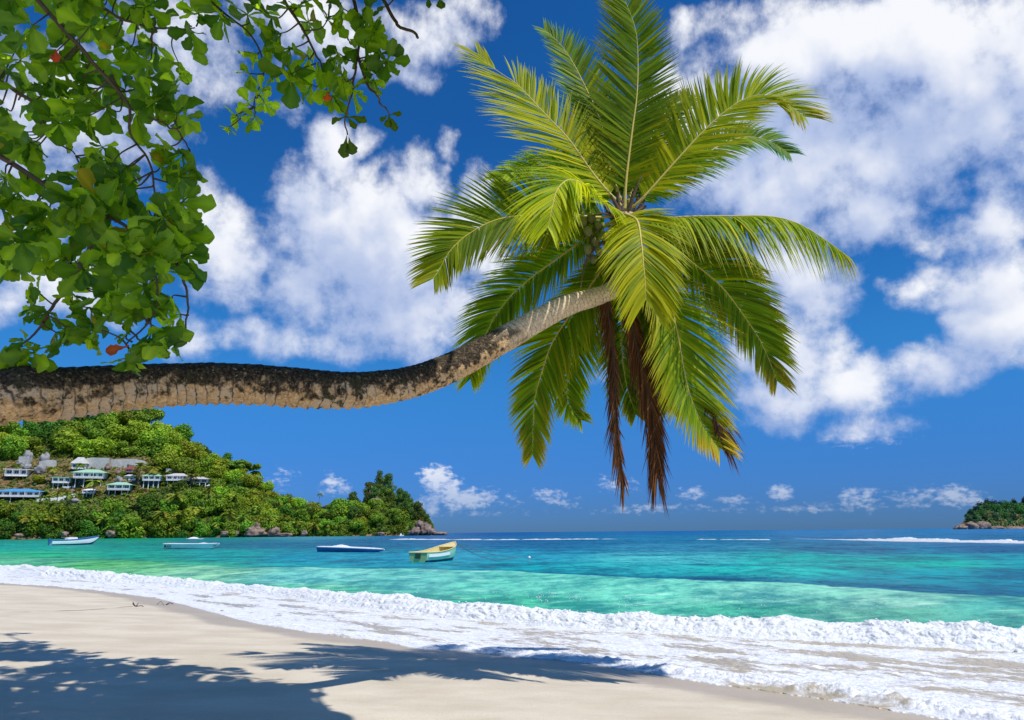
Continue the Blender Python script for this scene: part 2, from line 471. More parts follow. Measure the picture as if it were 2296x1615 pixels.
# smooth swell standing behind the breaker
hs_ = .30 * sm(-100, 700, DX)
k = (DY + hs_ * FPX / np.maximum(Y, 5) * 0.0 - swl) / np.maximum(swl - hor, 8)        # <0 beyond the crest
hump = np.where(k < 0, np.exp(-(k / .10) ** 2), np.exp(-(k / .24) ** 2))
Z = wav * (1 - .8 * hump) + hs_ * hump
Z = np.where(DY > brk - .25 * (brk - cre), -.18, Z)
Z = np.where(DY > brk + 6, -.5, Z)
# sea colour: sand, weed and depth, plus painted light through the thin swell
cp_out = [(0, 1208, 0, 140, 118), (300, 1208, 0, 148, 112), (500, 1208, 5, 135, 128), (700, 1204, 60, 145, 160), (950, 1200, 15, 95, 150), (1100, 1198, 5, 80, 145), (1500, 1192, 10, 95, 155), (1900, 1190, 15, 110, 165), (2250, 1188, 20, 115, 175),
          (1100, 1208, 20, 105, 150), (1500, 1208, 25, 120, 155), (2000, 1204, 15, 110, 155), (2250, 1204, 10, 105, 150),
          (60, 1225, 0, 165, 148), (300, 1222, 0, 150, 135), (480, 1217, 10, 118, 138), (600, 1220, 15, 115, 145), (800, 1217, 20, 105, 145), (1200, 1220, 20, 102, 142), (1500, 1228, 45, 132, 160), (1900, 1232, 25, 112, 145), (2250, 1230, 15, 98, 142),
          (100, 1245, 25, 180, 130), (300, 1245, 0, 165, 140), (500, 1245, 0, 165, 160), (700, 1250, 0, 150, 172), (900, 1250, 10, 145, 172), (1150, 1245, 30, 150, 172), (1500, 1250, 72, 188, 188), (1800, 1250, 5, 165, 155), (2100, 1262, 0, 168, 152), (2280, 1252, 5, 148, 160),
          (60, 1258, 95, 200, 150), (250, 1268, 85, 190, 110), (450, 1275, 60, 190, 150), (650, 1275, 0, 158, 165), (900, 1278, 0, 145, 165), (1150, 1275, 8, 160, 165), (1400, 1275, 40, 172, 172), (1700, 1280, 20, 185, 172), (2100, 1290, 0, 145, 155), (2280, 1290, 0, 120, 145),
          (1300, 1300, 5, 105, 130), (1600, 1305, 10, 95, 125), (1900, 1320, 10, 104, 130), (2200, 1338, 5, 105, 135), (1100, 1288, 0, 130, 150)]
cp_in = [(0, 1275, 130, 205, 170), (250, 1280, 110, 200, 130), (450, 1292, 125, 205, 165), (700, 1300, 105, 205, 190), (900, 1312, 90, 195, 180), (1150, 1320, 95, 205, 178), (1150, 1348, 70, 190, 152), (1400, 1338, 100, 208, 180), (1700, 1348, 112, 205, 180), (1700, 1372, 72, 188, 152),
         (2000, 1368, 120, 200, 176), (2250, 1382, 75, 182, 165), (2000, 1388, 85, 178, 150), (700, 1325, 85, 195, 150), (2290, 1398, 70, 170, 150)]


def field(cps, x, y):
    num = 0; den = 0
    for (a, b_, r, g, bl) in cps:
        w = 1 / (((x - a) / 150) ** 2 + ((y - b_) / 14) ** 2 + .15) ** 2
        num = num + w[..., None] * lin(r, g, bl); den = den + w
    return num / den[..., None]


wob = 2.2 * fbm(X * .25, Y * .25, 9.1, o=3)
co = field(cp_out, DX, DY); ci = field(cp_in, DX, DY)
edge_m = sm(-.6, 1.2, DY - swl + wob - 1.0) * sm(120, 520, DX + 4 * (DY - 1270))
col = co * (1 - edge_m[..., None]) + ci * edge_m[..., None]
# weed patches on the bottom
wd = sm(.02, .3, fbm(X * .10, Y * .16, 2.2, o=4)) * (1 - edge_m) * sm(10, 40, Y) * sm(400, 150, Y)
col = col * (1 - .45 * wd[..., None] * np.array([1, .75, .55]))
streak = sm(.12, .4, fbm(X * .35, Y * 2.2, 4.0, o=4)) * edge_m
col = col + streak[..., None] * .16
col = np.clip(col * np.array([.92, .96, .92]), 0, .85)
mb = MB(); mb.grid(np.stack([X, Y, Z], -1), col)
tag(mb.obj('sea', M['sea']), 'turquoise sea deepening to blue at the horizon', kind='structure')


# ---- the breaker near the shore
def foam_wall(name, xs, bot_d, top_d, label, rows=170, hscale=1.0, seed=0., amp=1.0, depth=1.0):
    bot, top = ip(bot_d, xs), ip(top_d, xs)
    B = G(xs, bot, 0.0)
    h = (bot - top) * B[:, 1] / FPX * hscale * 1.03
    T = np.gradient(B, axis=0); T /= np.linalg.norm(T, axis=1)[:, None]
    N = np.stack([T[:, 1], -T[:, 0], np.zeros(len(xs))], 1)     # towards the beach
    prof = np.array([(-3.2, -.12), (-2.6, .05), (-2.1, .42), (-1.75, .82), (-1.5, 1.0), (-1.2, 1.02), (-.9, .90), (-.62, .68), (-.36, .44), (-.14, .22), (.12, .08), (.4, -.12)])
    pp = spline(np.concatenate([prof, np.zeros((len(prof), 1))], 1), rows)
    a, zz = pp[:, 0] - .38, pp[:, 1]
    a = a[None] * h[:, None] * depth; zz = zz[None] * h[:, None] * (.58 + .20 * fbm(xs * .006 + seed, xs * 0 + 5.5, o=4))[:, None]
    V_ = B[:, None, :2] + N[:, None, :2] * a[..., None]
    x, y, z = V_[..., 0], V_[..., 1], zz
    big = fbm(x * .9 + seed, y * .9, o=3)
    z = z * (1 + .36 * big + .16 * fbm(x * 4 + seed, y * 4, o=3))
    f = 1.0 / np.maximum(h[:, None], .1)
    d1 = fbm(x * 2.6 * f ** .5 + seed, y * 3.2 * f ** .5, z * 4.5, o=5, gain=.5, bil=True)
    d2 = fbm(x * 11 + seed, y * 13, z * 15, o=4, gain=.65, bil=True)
    up = sm(-.1, .5, pp[:, 1])[None]
    dis = (d1 * .30 - .06 + d2 * .05) * h[:, None] * up * amp
    x = x + N[:, None, 0] * dis * .75; y = y + N[:, None, 1] * dis * .75; z = z + dis * .6
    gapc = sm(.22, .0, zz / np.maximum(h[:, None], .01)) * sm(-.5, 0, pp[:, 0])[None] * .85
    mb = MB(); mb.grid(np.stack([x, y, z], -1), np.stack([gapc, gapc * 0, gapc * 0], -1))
    return mb, B, h


xs = np.concatenate([np.arange(-400, 60, 4.), np.arange(60, 2600, 1.7)])
mb, B, hb = foam_wall('breaker', xs, brk_d, cre_d, '')
# froth: puffs of foam over the face and along the crest
oc = np.array([[1, 0, 0], [-1, 0, 0], [0, 1, 0], [0, -1, 0], [0, 0, 1], [0, 0, -1.]])
of_ = [[0, 2, 4], [2, 1, 4], [1, 3, 4], [3, 0, 4], [2, 0, 5], [1, 2, 5], [3, 1, 5], [0, 3, 5]]
ov, oq = list(oc), []
for a_, b_, c_ in of_:
    i_ = [len(ov), len(ov) + 1, len(ov) + 2]
    for p_, q_ in ((a_, b_), (b_, c_), (c_, a_)):
        w_ = oc[p_] + oc[q_]; ov.append(w_ / np.linalg.norm(w_))
    oq += [[a_, i_[0], i_[2]], [i_[0], b_, i_[1]], [i_[2], i_[1], c_], i_]
ov = np.array(ov); oq = np.array(oq)
wallv = mb.v[0].reshape(len(xs), -1, 3)
npuff = 500
pi = rng.integers(60, len(xs) - 30, npuff); pj = (np.clip(rng.choice([.50, .93], npuff, p=[.7, .3]) + rng.normal(0, .05, npuff), .36, .97) * wallv.shape[1]).astype(int)
pc = wallv[pi, pj] + rng.normal(0, .02, (npuff, 3)); pr = np.clip(rng.lognormal(-4.2, .4, npuff), .006, .03)[:, None, None]
jit = 1 + .25 * rng.normal(size=(npuff, len(ov), 1))
pv_ = pc[:, None] + ov[None] * pr * np.clip(jit, .6, 1.5) * np.array([1.2, 1, .8])
mb.add(pv_.reshape(-1, 3), t=(oq[None] + (np.arange(npuff) * len(ov))[:, None, None]).reshape(-1, 3), col=np.zeros(3))
# thrown drops above the crest
for i in range(130):
    j = rng.integers(120, len(xs) - 60)
    cx = xs[j]
    if rng.random() < .55: cx = rng.choice([1210, 1235, 1245, 1300, 1410]) + rng.normal(0, 10)
    j = int(np.argmin(abs(xs - cx)))
    p = B[j] + np.array([rng.normal(0, .05), rng.normal(.3, .15), hb[j] * (1.0 + abs(rng.normal(0, .25)))])
    r = rng.uniform(.006, .013)
    o_ = np.array([[1, 0, 0], [-1, 0, 0], [0, 1, 0], [0, -1, 0], [0, 0, 1], [0, 0, -1]]) * r + p
    mb.add(o_, t=[[0, 2, 4], [2, 1, 4], [1, 3, 4], [3, 0, 4], [2, 0, 5], [1, 2, 5], [3, 1, 5], [0, 3, 5]], col=np.zeros(3))
tag(mb.obj('breaking_wave_foam', M['foam']), 'white foam of the wave breaking along the beach', kind='stuff')

# ---- swash running up the sand
sx = np.concatenate([np.arange(-400, 0, 5.), np.arange(0, 2660, 1.9)])
nt = 170
e = ip(edge_d, sx) + 4.0 * fbm(sx * .012, sx * 0 + 4.2, o=4) + 2.2 * fbm(sx * .05, sx * 0 + 1.2, o=3)
bb = ip(brk_d, sx) - 3
tt = np.linspace(0, 1, nt)[:, None] ** 1.15
dyg = e[None] * (1 - tt) + bb[None] * tt
dxg = np.broadcast_to(sx[None], dyg.shape)
p = G(dxg, dyg, 0.0)
x, y = p[..., 0], p[..., 1]
sd = -sdist(x, y)
right = sm(700, 1900, dxg)
z0 = np.maximum(sand_z(x, y), -.012) + .014
lump = fbm(x * 2.6, y * 3.4, 1.7, o=5, gain=.6, bil=True)
fine = fbm(x * 12, y * 15, 1.7, o=3)
ew = np.exp(-((sd - .26) / .28) ** 2) * sm(0, .2, sd)
z = z0 + lump * (.03 + .035 * right) * sm(0, .3, sd) + ew * (.02 + .075 * right) * (.45 + 1.5 * lump) + fine * .006 * sm(0, .15, sd) + .03 * tt
z = np.where(tt * np.ones_like(z) <= 0, sand_z(x, y) - .03, z)
amt = .50 + .03 * right + .26 * ew + .10 * sm(1200, 200, dxg) - .10 * sm(1500, 2250, dxg) * sm(.2, .75, tt) - .08 * sm(.75, 1, tt) * sm(1000, 1500, dxg)
along = (x * .78 - y * .62 + 60) / 100; across = (x * .62 + y * .78 + 60) / 100
mb = MB(); mb.grid(np.stack([x, y, z], -1), np.stack([amt, along, across], -1))
tag(mb.obj('swash', M['swash']), 'foamy wash running up the wet sand', kind='stuff')


# ---- lines of surf far out on the reef
def reef(name, x0, x1, bot, top, amp=1.0, breakup=0.0, label=''):
    xs = np.arange(x0, x1, 1.6)
    u = (xs - x0) / (x1 - x0)
    env = sm(0, .08, u) * sm(1, .94, u) if x1 < 2280 else sm(0, .25, u)
    env = env * np.clip(.55 + .9 * fbm(xs * .015, xs * 0 + 2.2, o=4) - breakup * (.3 + fbm(xs * .045, xs * 0 + 7, o=3)), .03, 1.2)
    b_ = ip(bot, xs); tp = b_ - (b_ - ip(top, xs)) * env
    mb, _, _ = foam_wall(name, xs, list(zip(xs, b_)), list(zip(xs, tp)), '', rows=30, seed=x0, amp=amp, depth=1.4)
    return tag(mb.obj(name, M['foam']), label, kind='stuff')


reef('surf_line', 1740, 2700, [(1740, 1207), (2000, 1214), (2290, 1219), (2700, 1221)], [(1740, 1203), (1950, 1202), (2100, 1200), (2290, 1204), (2700, 1205)], 1.0, 0, 'white surf breaking on the reef under the small island')
reef('surf_line', 860, 1390, [(860, 1210), (1100, 1211), (1390, 1209)], [(860, 1206), (1100, 1205), (1390, 1205)], .8, .5, 'thin white surf line behind the moored boats')
reef('surf_line', 1560, 1730, [(1560, 1210), (1730, 1211)], [(1560, 1206), (1730, 1207)], .8, .6, 'short broken surf line in the middle of the bay')

# ================================================================ THE COCONUT PALM
palm_base = np.array([-6.4, 4.8, .3])
palm = empty('coconut_palm', palm_base, 'coconut palm with curved ringed trunk leaning over the beach and water', 'palm tree')
IP = Matrix.Translation(-Vector(palm_base))


def under(o, root):
    o.matrix_parent_inverse = Matrix.Translation(-root.location)
    return o


tr_d = [(0, 890, 126, 5.3), (120, 884, 122, 5.6), (250, 872, 107, 5.9), (400, 861, 98, 6.3), (500, 860, 95, 6.5), (600, 864, 93, 6.75), (700, 872, 88, 7.0), (780, 875, 84, 7.2), (850, 870, 78, 7.4),
        (920, 857, 73, 7.6), (990, 833, 69, 7.8), (1050, 805, 66, 8.0), (1110, 772, 62, 8.2), (1170, 738, 58, 8.4), (1230, 705, 53, 8.55), (1285, 680, 48, 8.7), (1330, 668, 44, 8.8), (1372, 650, 42, 8.9), (1400, 610, 44, 8.98), (1407, 550, 48, 9.0), (1402, 485, 54, 9.0)]
pts = [(-6.4, 4.8, .1, .36), (-6.35, 4.8, .9, .27), (-6.0, 4.85, 1.9, .24), (-5.2, 5.0, 2.6, .225)]
for (a, b_, w, Yd) in tr_d:
    q = P(a, b_, Yd); pts.append((*q, w / 2 * Yd / FPX))
cl = spline(np.array(pts), 900)
L = np.concatenate([[0], np.cumsum(np.linalg.norm(np.diff(cl[:, :3], axis=0), axis=1))])
na = 72
T = np.gradient(cl[:, :3], axis=0); T /= np.linalg.norm(T, axis=1)[:, None]
U = np.cross(T, [0, 1, 0]); U /= np.linalg.norm(U, axis=1)[:, None]; U *= np.sign(U[:, 2:3] + 1e-6)   # U: the upper side
V_ = np.cross(T, U)
ang = np.linspace(0, 2 * np.pi, na, endpoint=False)
LL, AA = np.meshgrid(L, ang, indexing='ij')
pitch_ = .070 + .034 * sm(9.5, 7.5, LL) + .012 * np.sin(LL * 2.1)
warp = LL + .028 * fbm(LL * 1.6, np.cos(AA) * 1.3, np.sin(AA) * 1.3, o=3) + .012 * np.sin(AA + 1)
ph = (np.cumsum(np.gradient(L) / pitch_[:, 0])[:, None] + (warp - LL) / .07) % 1.0
saw = np.where(ph < .86, ph / .86, (1 - ph) / .14)
lump = fbm(LL * 3.1, np.cos(AA) * 1.5, np.sin(AA) * 1.5 + 3, o=4)
under_side = sm(.2, -.9, np.cos(AA))
R_ = cl[:, 3][:, None] * (1 + (.022 + .085 * under_side * sm(9.8, 7.5, LL) * (.5 + 1.2 * np.abs(fbm(LL * 6, np.sin(AA) * 2, o=2)))) * (saw - .5) * 1.5 + .065 * lump)
A = cl[:, None, :3] + R_[..., None] * (np.cos(AA)[..., None] * U[:, None] + np.sin(AA)[..., None] * V_[:, None])
xpix = proj(cl[:, :3])[:, 0][:, None]
crownward = sm(1110, 1170, xpix + 60 * fbm(LL * 2, np.cos(AA), np.sin(AA), o=3))
band = sm(.1, .4, fbm(LL * 1.9 + 8, np.cos(AA) * .6, np.sin(AA) * .6, o=3)) * sm(1020, 1090, xpix) * sm(1190, 1130, xpix)
pale = np.clip(crownward * .92 + .0 * band, 0, 1)
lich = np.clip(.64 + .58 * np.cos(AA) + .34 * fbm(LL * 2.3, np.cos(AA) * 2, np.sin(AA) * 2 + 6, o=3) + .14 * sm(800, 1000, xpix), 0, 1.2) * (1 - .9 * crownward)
ringc = np.where(ph > .80, 1.0, ph * .4)
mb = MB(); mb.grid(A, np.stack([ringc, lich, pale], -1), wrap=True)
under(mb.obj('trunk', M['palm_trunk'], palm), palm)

GREEN = np.array([.20, .33, .010]); YEL = np.array([.60, .62, .015]); DARK = np.array([.075, .155, .012]); TEAL = np.array([.06, .26, .13])
GOLD = np.array([.56, .40, .025]); BROWN = np.array([.10, .040, .016]); RUST = np.array([.21, .085, .026])


def frond(ctrl, LA, LB, N, n=84, droop=.18, vee=.25, a0=58, a1=26, tone=.3, tip=GOLD, tipamt=.3, width=.030, dead=False, seed=0, pa=(.55, 1, .32), split=0.0, petiole=.10, tufts=None, name='frond', sag=(0, 0, -1), label=None, gap=None):
    """a pinnate leaf: arched midrib (petiole first) and two rows of leaflets"""
    rs = np.random.default_rng(seed + 11)
    if not dead: n = int(n * 1.75); LA *= 1.32; LB *= 1.32; a0 += 7; a1 += 12; tipamt += .12; width *= 1.14
    pts = np.array([P(a, b_, c) for a, b_, c in ctrl])
    cl = spline(pts, 160)
    s = np.linspace(0, 1, 160)
    T = np.gradient(cl, axis=0); T /= np.linalg.norm(T, axis=1)[:, None]
    leaf = MB()
    N = np.array(N, float)
    for side, Lm in ((1, LA), (-1, LB)):
        u = petiole + (1 - petiole) * (np.arange(n) + rs.uniform(-.3, .3, n) + .5) / n
        clump = fbm(u * 14 + seed * 3.1 + side, u * 0 + seed, o=2)
        for j in range(n):
            if rs.random() < .035 + split * .1: continue
            if gap and gap[0] < (u[j] - petiole) / (1 - petiole) < gap[1]: continue
            uu = min(max(u[j], 0), .999); i = int(uu * 159)
            p0, tg = cl[i], T[i]
            nn = N - tg * (N @ tg); nn /= np.linalg.norm(nn) + 1e-9
            S = np.cross(tg, nn) * side
            w = (uu - petiole) / (1 - petiole)
            prof = (pa[0] + (pa[1] - pa[0]) * min(w / .3, 1)) if w < .3 else pa[1] + (pa[2] - pa[1]) * ((w - .3) / .7) ** 1.6
            l = Lm * prof * rs.uniform(.88, 1.08)
            a = rad(a0 + (a1 - a0) * w + 9 * clump[j] * (1 + split * 2) + rs.normal(0, 2.2))
            ve = vee + rs.normal(0, .07) + split * .35 * clump[j]
            d = math.cos(a) * tg + math.sin(a) * (S * math.cos(ve) + nn * math.sin(ve))
            k = np.linspace(0, 1, 6)
            dr = droop * rs.uniform(.75, 1.3)
            c = p0 + d * (l * k)[:, None] + np.array(sag, float) * (dr * l * k ** 2.1)[:, None] + tg * (.06 * l * k ** 2)[:, None]
            if dead: c = c + rs.normal(0, .03, 3) * (k ** 1.5)[:, None]
            dd = np.gradient(c, axis=0); dd /= np.linalg.norm(dd, axis=1)[:, None] + 1e-9
            tw = rs.normal(0, .25) + (rs.normal(0, .8) if dead else 0)
            wn = np.cross(nn + S * tw, dd); wn /= np.linalg.norm(wn, axis=1)[:, None] + 1e-9
            wd = width * rs.uniform(.85, 1.15) * np.array([.45, 1, .95, .75, .42, .03]) * (.6 if dead else 1)
            A = np.stack([c - wn * wd[:, None] / 2, c + wn * wd[:, None] / 2], 1)
            if dead:
                f = rs.random(); cc = BROWN * (1 - f) + RUST * f
                cc = np.repeat((cc * rs.uniform(.5, 1.3))[None], 6, 0)
            else:
                f = np.clip(tone + .06 + .26 * clump[j] + rs.normal(0, .17), 0, 1)
                cc = (DARK * (1 - 2 * f) + GREEN * 2 * f if f < .5 else GREEN * (2 - 2 * f) + YEL * (2 * f - 1))
                cc = np.repeat(cc[None], 6, 0)
                tf = np.clip((k - .55) * 1.6 * tipamt + sm(.72, 1.0, w) * tipamt * rs.uniform(.4, 1.2) + (rs.random() < .04) * .5, 0, .9)
                cc = cc * (1 - tf[:, None]) + tip * tf[:, None]
            leaf.grid(A, np.repeat(cc[:, None], 2, 1))
    o = under(leaf.obj(name, M['dry_leaf' if dead else 'palm_leaf'], palm), palm)
    if label: o['label'] = label
    rib = MB()
    r = np.interp(s, [0, .12, .5, 1], [.030, .022, .012, .003])
    rib.tube(cl, r, 6)
    c = rib.obj('midrib', M['twig' if dead else 'midrib'], o)
    c.matrix_parent_inverse = o.matrix_parent_inverse @ Matrix.Identity(4) if False else Matrix.Identity(4)
    return o


FC = (0, -1, .55)          # leaf faces turned towards the beach
# ---- fronds standing up
frond([(1400, 470, 9.0), (1339, 402, 8.95), (1275, 313, 8.9), (1220, 254, 8.85), (1161, 191, 8.8), (1128, 168, 8.75), (1098, 146, 8.7), (1072, 120, 8.65)], .66, .98, (.25, -1, .5), tone=.66, a0=64, a1=22, droop=.16, vee=.2, seed=1, tipamt=.12, split=.2, n=92, gap=(.76, .88), pa=(.6, 1, .34))
frond([(1400, 470, 9.1), (1369, 381, 9.2), (1347, 275, 9.3), (1314, 199, 9.4), (1284, 140, 9.45), (1258, 102, 9.5), (1220, 66, 9.5)], .66, .58, FC, tone=.34, tip=TEAL, tipamt=.35, a0=55, a1=28, droop=.10, seed=2, split=.25)
frond([(1400, 470, 9.0), (1404, 402, 8.95), (1417, 296, 8.9), (1428, 212, 8.9), (1430, 127, 8.9), (1424, 64, 8.85), (1402, 2, 8.8)], .58, .74, FC, tone=.30, a0=58, a1=36, droop=.10, seed=3, split=.4, tipamt=.15, pa=(.5, 1, .6), n=92)
frond([(1405, 475, 9.1), (1441, 445, 9.0), (1517, 360, 8.9), (1580, 292, 8.85), (1644, 237, 8.8), (1699, 214, 8.75), (1750, 225, 8.7), (1805, 263, 8.6)], .66, .92, (-.1, -1, .5), tone=.62, a0=58, a1=30, droop=.2, seed=4, tip=GOLD, tipamt=.35, split=.15, n=96)
frond([(1405, 475, 9.2), (1470, 420, 9.4), (1600, 335, 9.6), (1665, 309, 9.65), (1720, 315, 9.7), (1770, 345, 9.7)], .40, .62, (-.1, -1, .3), tone=.28, tip=TEAL, tipamt=.5, a0=62, a1=32, droop=.3, seed=5)
frond([(1402, 470, 9.2), (1430, 390, 9.4), (1462, 310, 9.6), (1495, 250, 9.7), (1548, 214, 9.8)], .55, .62, FC, tone=.22, a0=60, a1=35, droop=.2, seed=6, split=.4)
frond([(1398, 470, 9.2), (1375, 400, 9.4), (1350, 320, 9.5), (1330, 250, 9.6), (1300, 200, 9.7)], .55, .5, FC, tone=.2, a0=60, a1=35, droop=.25, seed=7, split=.3)
# ---- fronds to the sides
frond([(1395, 480, 9.0), (1340, 488, 8.9), (1262, 480, 8.8), (1187, 483, 8.75), (1115, 493, 8.7), (1051, 525, 8.65), (1009, 563, 8.6), (987, 601, 8.6), (972, 624, 8.55)], .78, .62, (0, -1, .12), tone=.34, a0=66, a1=22, droop=.10, vee=.12, seed=8, tipamt=.12, n=100)
frond([(1395, 470, 9.2), (1330, 410, 9.4), (1250, 372, 9.6), (1180, 378, 9.7), (1112, 402, 9.75)], .60, .55, FC, tone=.42, a0=58, a1=30, droop=.22, seed=9, tip=YEL, tipamt=.5)
frond([(1405, 480, 9.0), (1466, 490, 8.9), (1560, 486, 8.8), (1644, 485, 8.75), (1729, 486, 8.7), (1792, 503, 8.65), (1850, 538, 8.6), (1905, 578, 8.6)], .55, .44, (0, -.45, 1), tone=.48, a0=66, a1=48, droop=1.05, vee=-.1, seed=10, tip=GOLD, tipamt=.2, n=96, split=.2)
frond([(1405, 485, 9.1), (1470, 515, 9.2), (1560, 530, 9.3), (1640, 555, 9.4), (1705, 605, 9.4)], .5, .5, (0, -.7, .8), tone=.36, a0=62, a1=40, droop=.6, seed=11)
frond([(1395, 480, 8.9), (1350, 452, 8.5), (1310, 415, 8.2), (1275, 404, 8.0), (1250, 425, 7.85), (1238, 465, 7.75), (1229, 510, 7.7)], .70, .58, (.15, -.75, .75), tone=.72, a0=58, a1=22, droop=.35, vee=.05, seed=12, tip=YEL, tipamt=.3, n=78)
# ---- frond hanging over the trunk towards the camera
frond([(1400, 480, 8.9), (1428, 495, 8.5), (1438, 545, 8.25), (1443, 595, 8.15), (1447, 640, 8.1), (1448, 672, 8.1)], .58, .58, (0, -1, .1), tone=.66, a0=52, a1=26, droop=.25, vee=.1, seed=13, tip=YEL, tipamt=.35, n=84, pa=(.75, 1, .55), petiole=.04)
# ---- lower fronds
frond([(1390, 490, 9.0), (1340, 515, 9.05), (1284, 556, 9.1), (1237, 590, 9.15), (1195, 620, 9.2), (1144, 666, 9.2), (1106, 717, 9.25), (1080, 775, 9.25), (1055, 850, 9.3)], .62, .50, FC, tone=.30, a0=60, a1=26, droop=.22, seed=14, tip=YEL, tipamt=.35, n=96)
frond([(1395, 520, 9.1), (1345, 610, 9.2), (1271, 717, 9.3), (1237, 772, 9.3), (1216, 831, 9.3), (1199, 895, 9.3), (1195, 958, 9.3), (1194, 1020, 9.3)], .52, .58, FC, tone=.40, a0=52, a1=22, droop=.12, seed=15, tip=GOLD, tipamt=.4, n=96)
frond([(1398, 530, 9.2), (1345, 620, 9.35), (1305, 700, 9.45), (1288, 764, 9.5), (1275, 823, 9.5), (1271, 874, 9.5), (1276, 908, 9.5), (1303, 942, 9.5)], .44, .48, FC, tone=.36, a0=55, a1=30, droop=.2, seed=16, tip=YEL, tipamt=.25)
frond([(1405, 520, 9.0), (1440, 590, 9.0), (1496, 670, 8.95), (1517, 738, 8.9), (1534, 831, 8.9), (1547, 886, 8.85), (1575, 950, 8.85), (1612, 1005, 8.8)], .58, .74, FC, tone=.46, a0=52, a1=24, droop=.16, seed=17, tip=GOLD, tipamt=.75, n=100)
frond([(1410, 500, 9.1), (1490, 545, 9.1), (1576, 607, 9.1), (1623, 649, 9.1), (1665, 704, 9.1), (1699, 755, 9.1), (1720, 797, 9.1), (1742, 855, 9.1)], .50, .66, (-.1, -1, .2), tone=.34, a0=54, a1=22, droop=.22, seed=18, tip=GOLD, tipamt=.45, n=98)
frond([(1410, 495, 9.2), (1480, 520, 9.4), (1551, 556, 9.5), (1619, 594, 9.6), (1668, 654, 9.6), (1710, 720, 9.6), (1735, 770, 9.6)], .48, .6, FC, tone=.24, a0=55, a1=28, droop=.25, seed=19)
frond([(1402, 540, 9.2), (1392, 640, 9.4), (1393, 704, 9.5), (1395, 789, 9.55), (1404, 860, 9.6), (1425, 930, 9.6)], .48, .52, FC, tone=.24, a0=55, a1=26, droop=.15, seed=20)
frond([(1405, 540, 9.2), (1450, 640, 9.4), (1475, 740, 9.5), (1490, 830, 9.55), (1500, 915, 9.6)], .5, .5, FC, tone=.3, a0=55, a1=26, droop=.15, seed=21, tip=YEL, tipamt=.3)
# ---- dead fronds hanging straight down
frond([(1385, 560, 8.95), (1362, 640, 8.9), (1364, 700, 8.85), (1372, 770, 8.85), (1379, 850, 8.85), (1380, 940, 8.85), (1388, 1015, 8.85), (1400, 1085, 8.85)], .42, .22, FC, dead=True, a0=20, a1=14, droop=.30, vee=0, seed=30, n=130, width=.034, pa=(.9, 1, .7), name='dead_frond', label='narrow dead brown frond hanging straight down, twisted midway', petiole=.16)
frond([(1400, 560, 9.05), (1412, 690, 9.0), (1428, 780, 9.0), (1448, 860, 9.0), (1464, 930, 9.0), (1470, 1000, 9.0), (1474, 1072, 9.0)], .52, .46, FC, dead=True, a0=22, a1=13, droop=.3, vee=0, seed=31, n=170, width=.036, pa=(.6, 1, .8), name='dead_frond', label='thick dead brown frond hanging straight down with frayed tip', petiole=.25)
frond([(1405, 560, 9.1), (1420, 700, 9.1), (1440, 790, 9.1), (1455, 870, 9.1), (1460, 950, 9.1), (1464, 1020, 9.1)], .45, .45, FC, dead=True, a0=22, a1=12, droop=.3, vee=0, seed=32, n=90, width=.028, name='dead_frond', label='second dead frond partly hidden behind the thick dead frond', petiole=.3)
frond([(1560, 880, 8.86), (1585, 900, 8.84), (1604, 940, 8.82), (1616, 985, 8.8), (1626, 1012, 8.8)], .14, .50, FC, dead=True, a0=50, a1=16, droop=.5, vee=0, seed=33, n=52, width=.024, name='dead_frond', label='short dried brown frond end at the tip of a yellowing frond', petiole=.02)

# ---- coconuts, sheaths and flower stalks at the heart of the crown
rs = np.random.default_rng(5)
for i, (a, b_, d) in enumerate([(1305, 500, 8.75), (1325, 492, 8.85), (1318, 520, 8.7), (1340, 508, 8.8), (1352, 530, 8.72), (1335, 545, 8.75), (1318, 560, 8.7), (1343, 565, 8.68), (1330, 582, 8.8), (1362, 550, 8.85), (1300, 520, 8.9)]):
    c = P(a, b_, d); mb = MB()
    th, fi = np.meshgrid(np.linspace(0, np.pi, 9), np.linspace(0, 2 * np.pi, 12, endpoint=False), indexing='ij')
    r = .066 * rs.uniform(.8, 1.1) * (1 + .08 * np.cos(3 * fi))
    A = np.stack([r * np.sin(th) * np.cos(fi), r * np.sin(th) * np.sin(fi), 1.25 * r * np.cos(th) + .012 * np.sin(th)], -1) + c
    mb.grid(A, wrap=True)
    under(mb.obj('coconut', M['coconut'], palm), palm)
for i, pl in enumerate([[(1398, 500, 8.95), (1360, 480, 8.85), (1325, 485, 8.8), (1300, 505, 8.78)], [(1395, 510, 8.95), (1350, 510, 8.8), (1322, 545, 8.75), (1325, 590, 8.75)], [(1390, 520, 8.9), (1330, 560, 8.75), (1310, 600, 8.7), (1302, 645, 8.7)], [(1400, 490, 8.9), (1440, 475, 8.8), (1480, 480, 8.75), (1505, 500, 8.75)], [(1400, 500, 8.9), (1420, 440, 8.8), (1432, 410, 8.75), (1440, 392, 8.75)]]):
    mb = MB(); c = spline([P(*q) for q in pl], 24)
    mb.tube(c, np.interp(np.linspace(0, 1, 24), [0, .5, 1], [.022, .026 if i in (2, 4) else .012, .004]), 7)
    under(mb.obj('flower_stalk', M['bark'], palm), palm)
mb = MB()
for i in range(16):
    a = i / 16 * 2 * math.pi
    c0 = P(1400, 520, 9.0); top = P(1402 + 46 * math.cos(a), 462 + 34 * math.sin(a), 9.0 - .22 * math.sin(a * 2))
    q = spline([c0, c0 * .45 + top * .55 + rs.normal(0, .02, 3), top], 8)
    mb.tube(q, np.linspace(.055, .02, 8), 6)
under(mb.obj('leaf_sheath', M['bark'], palm), palm)

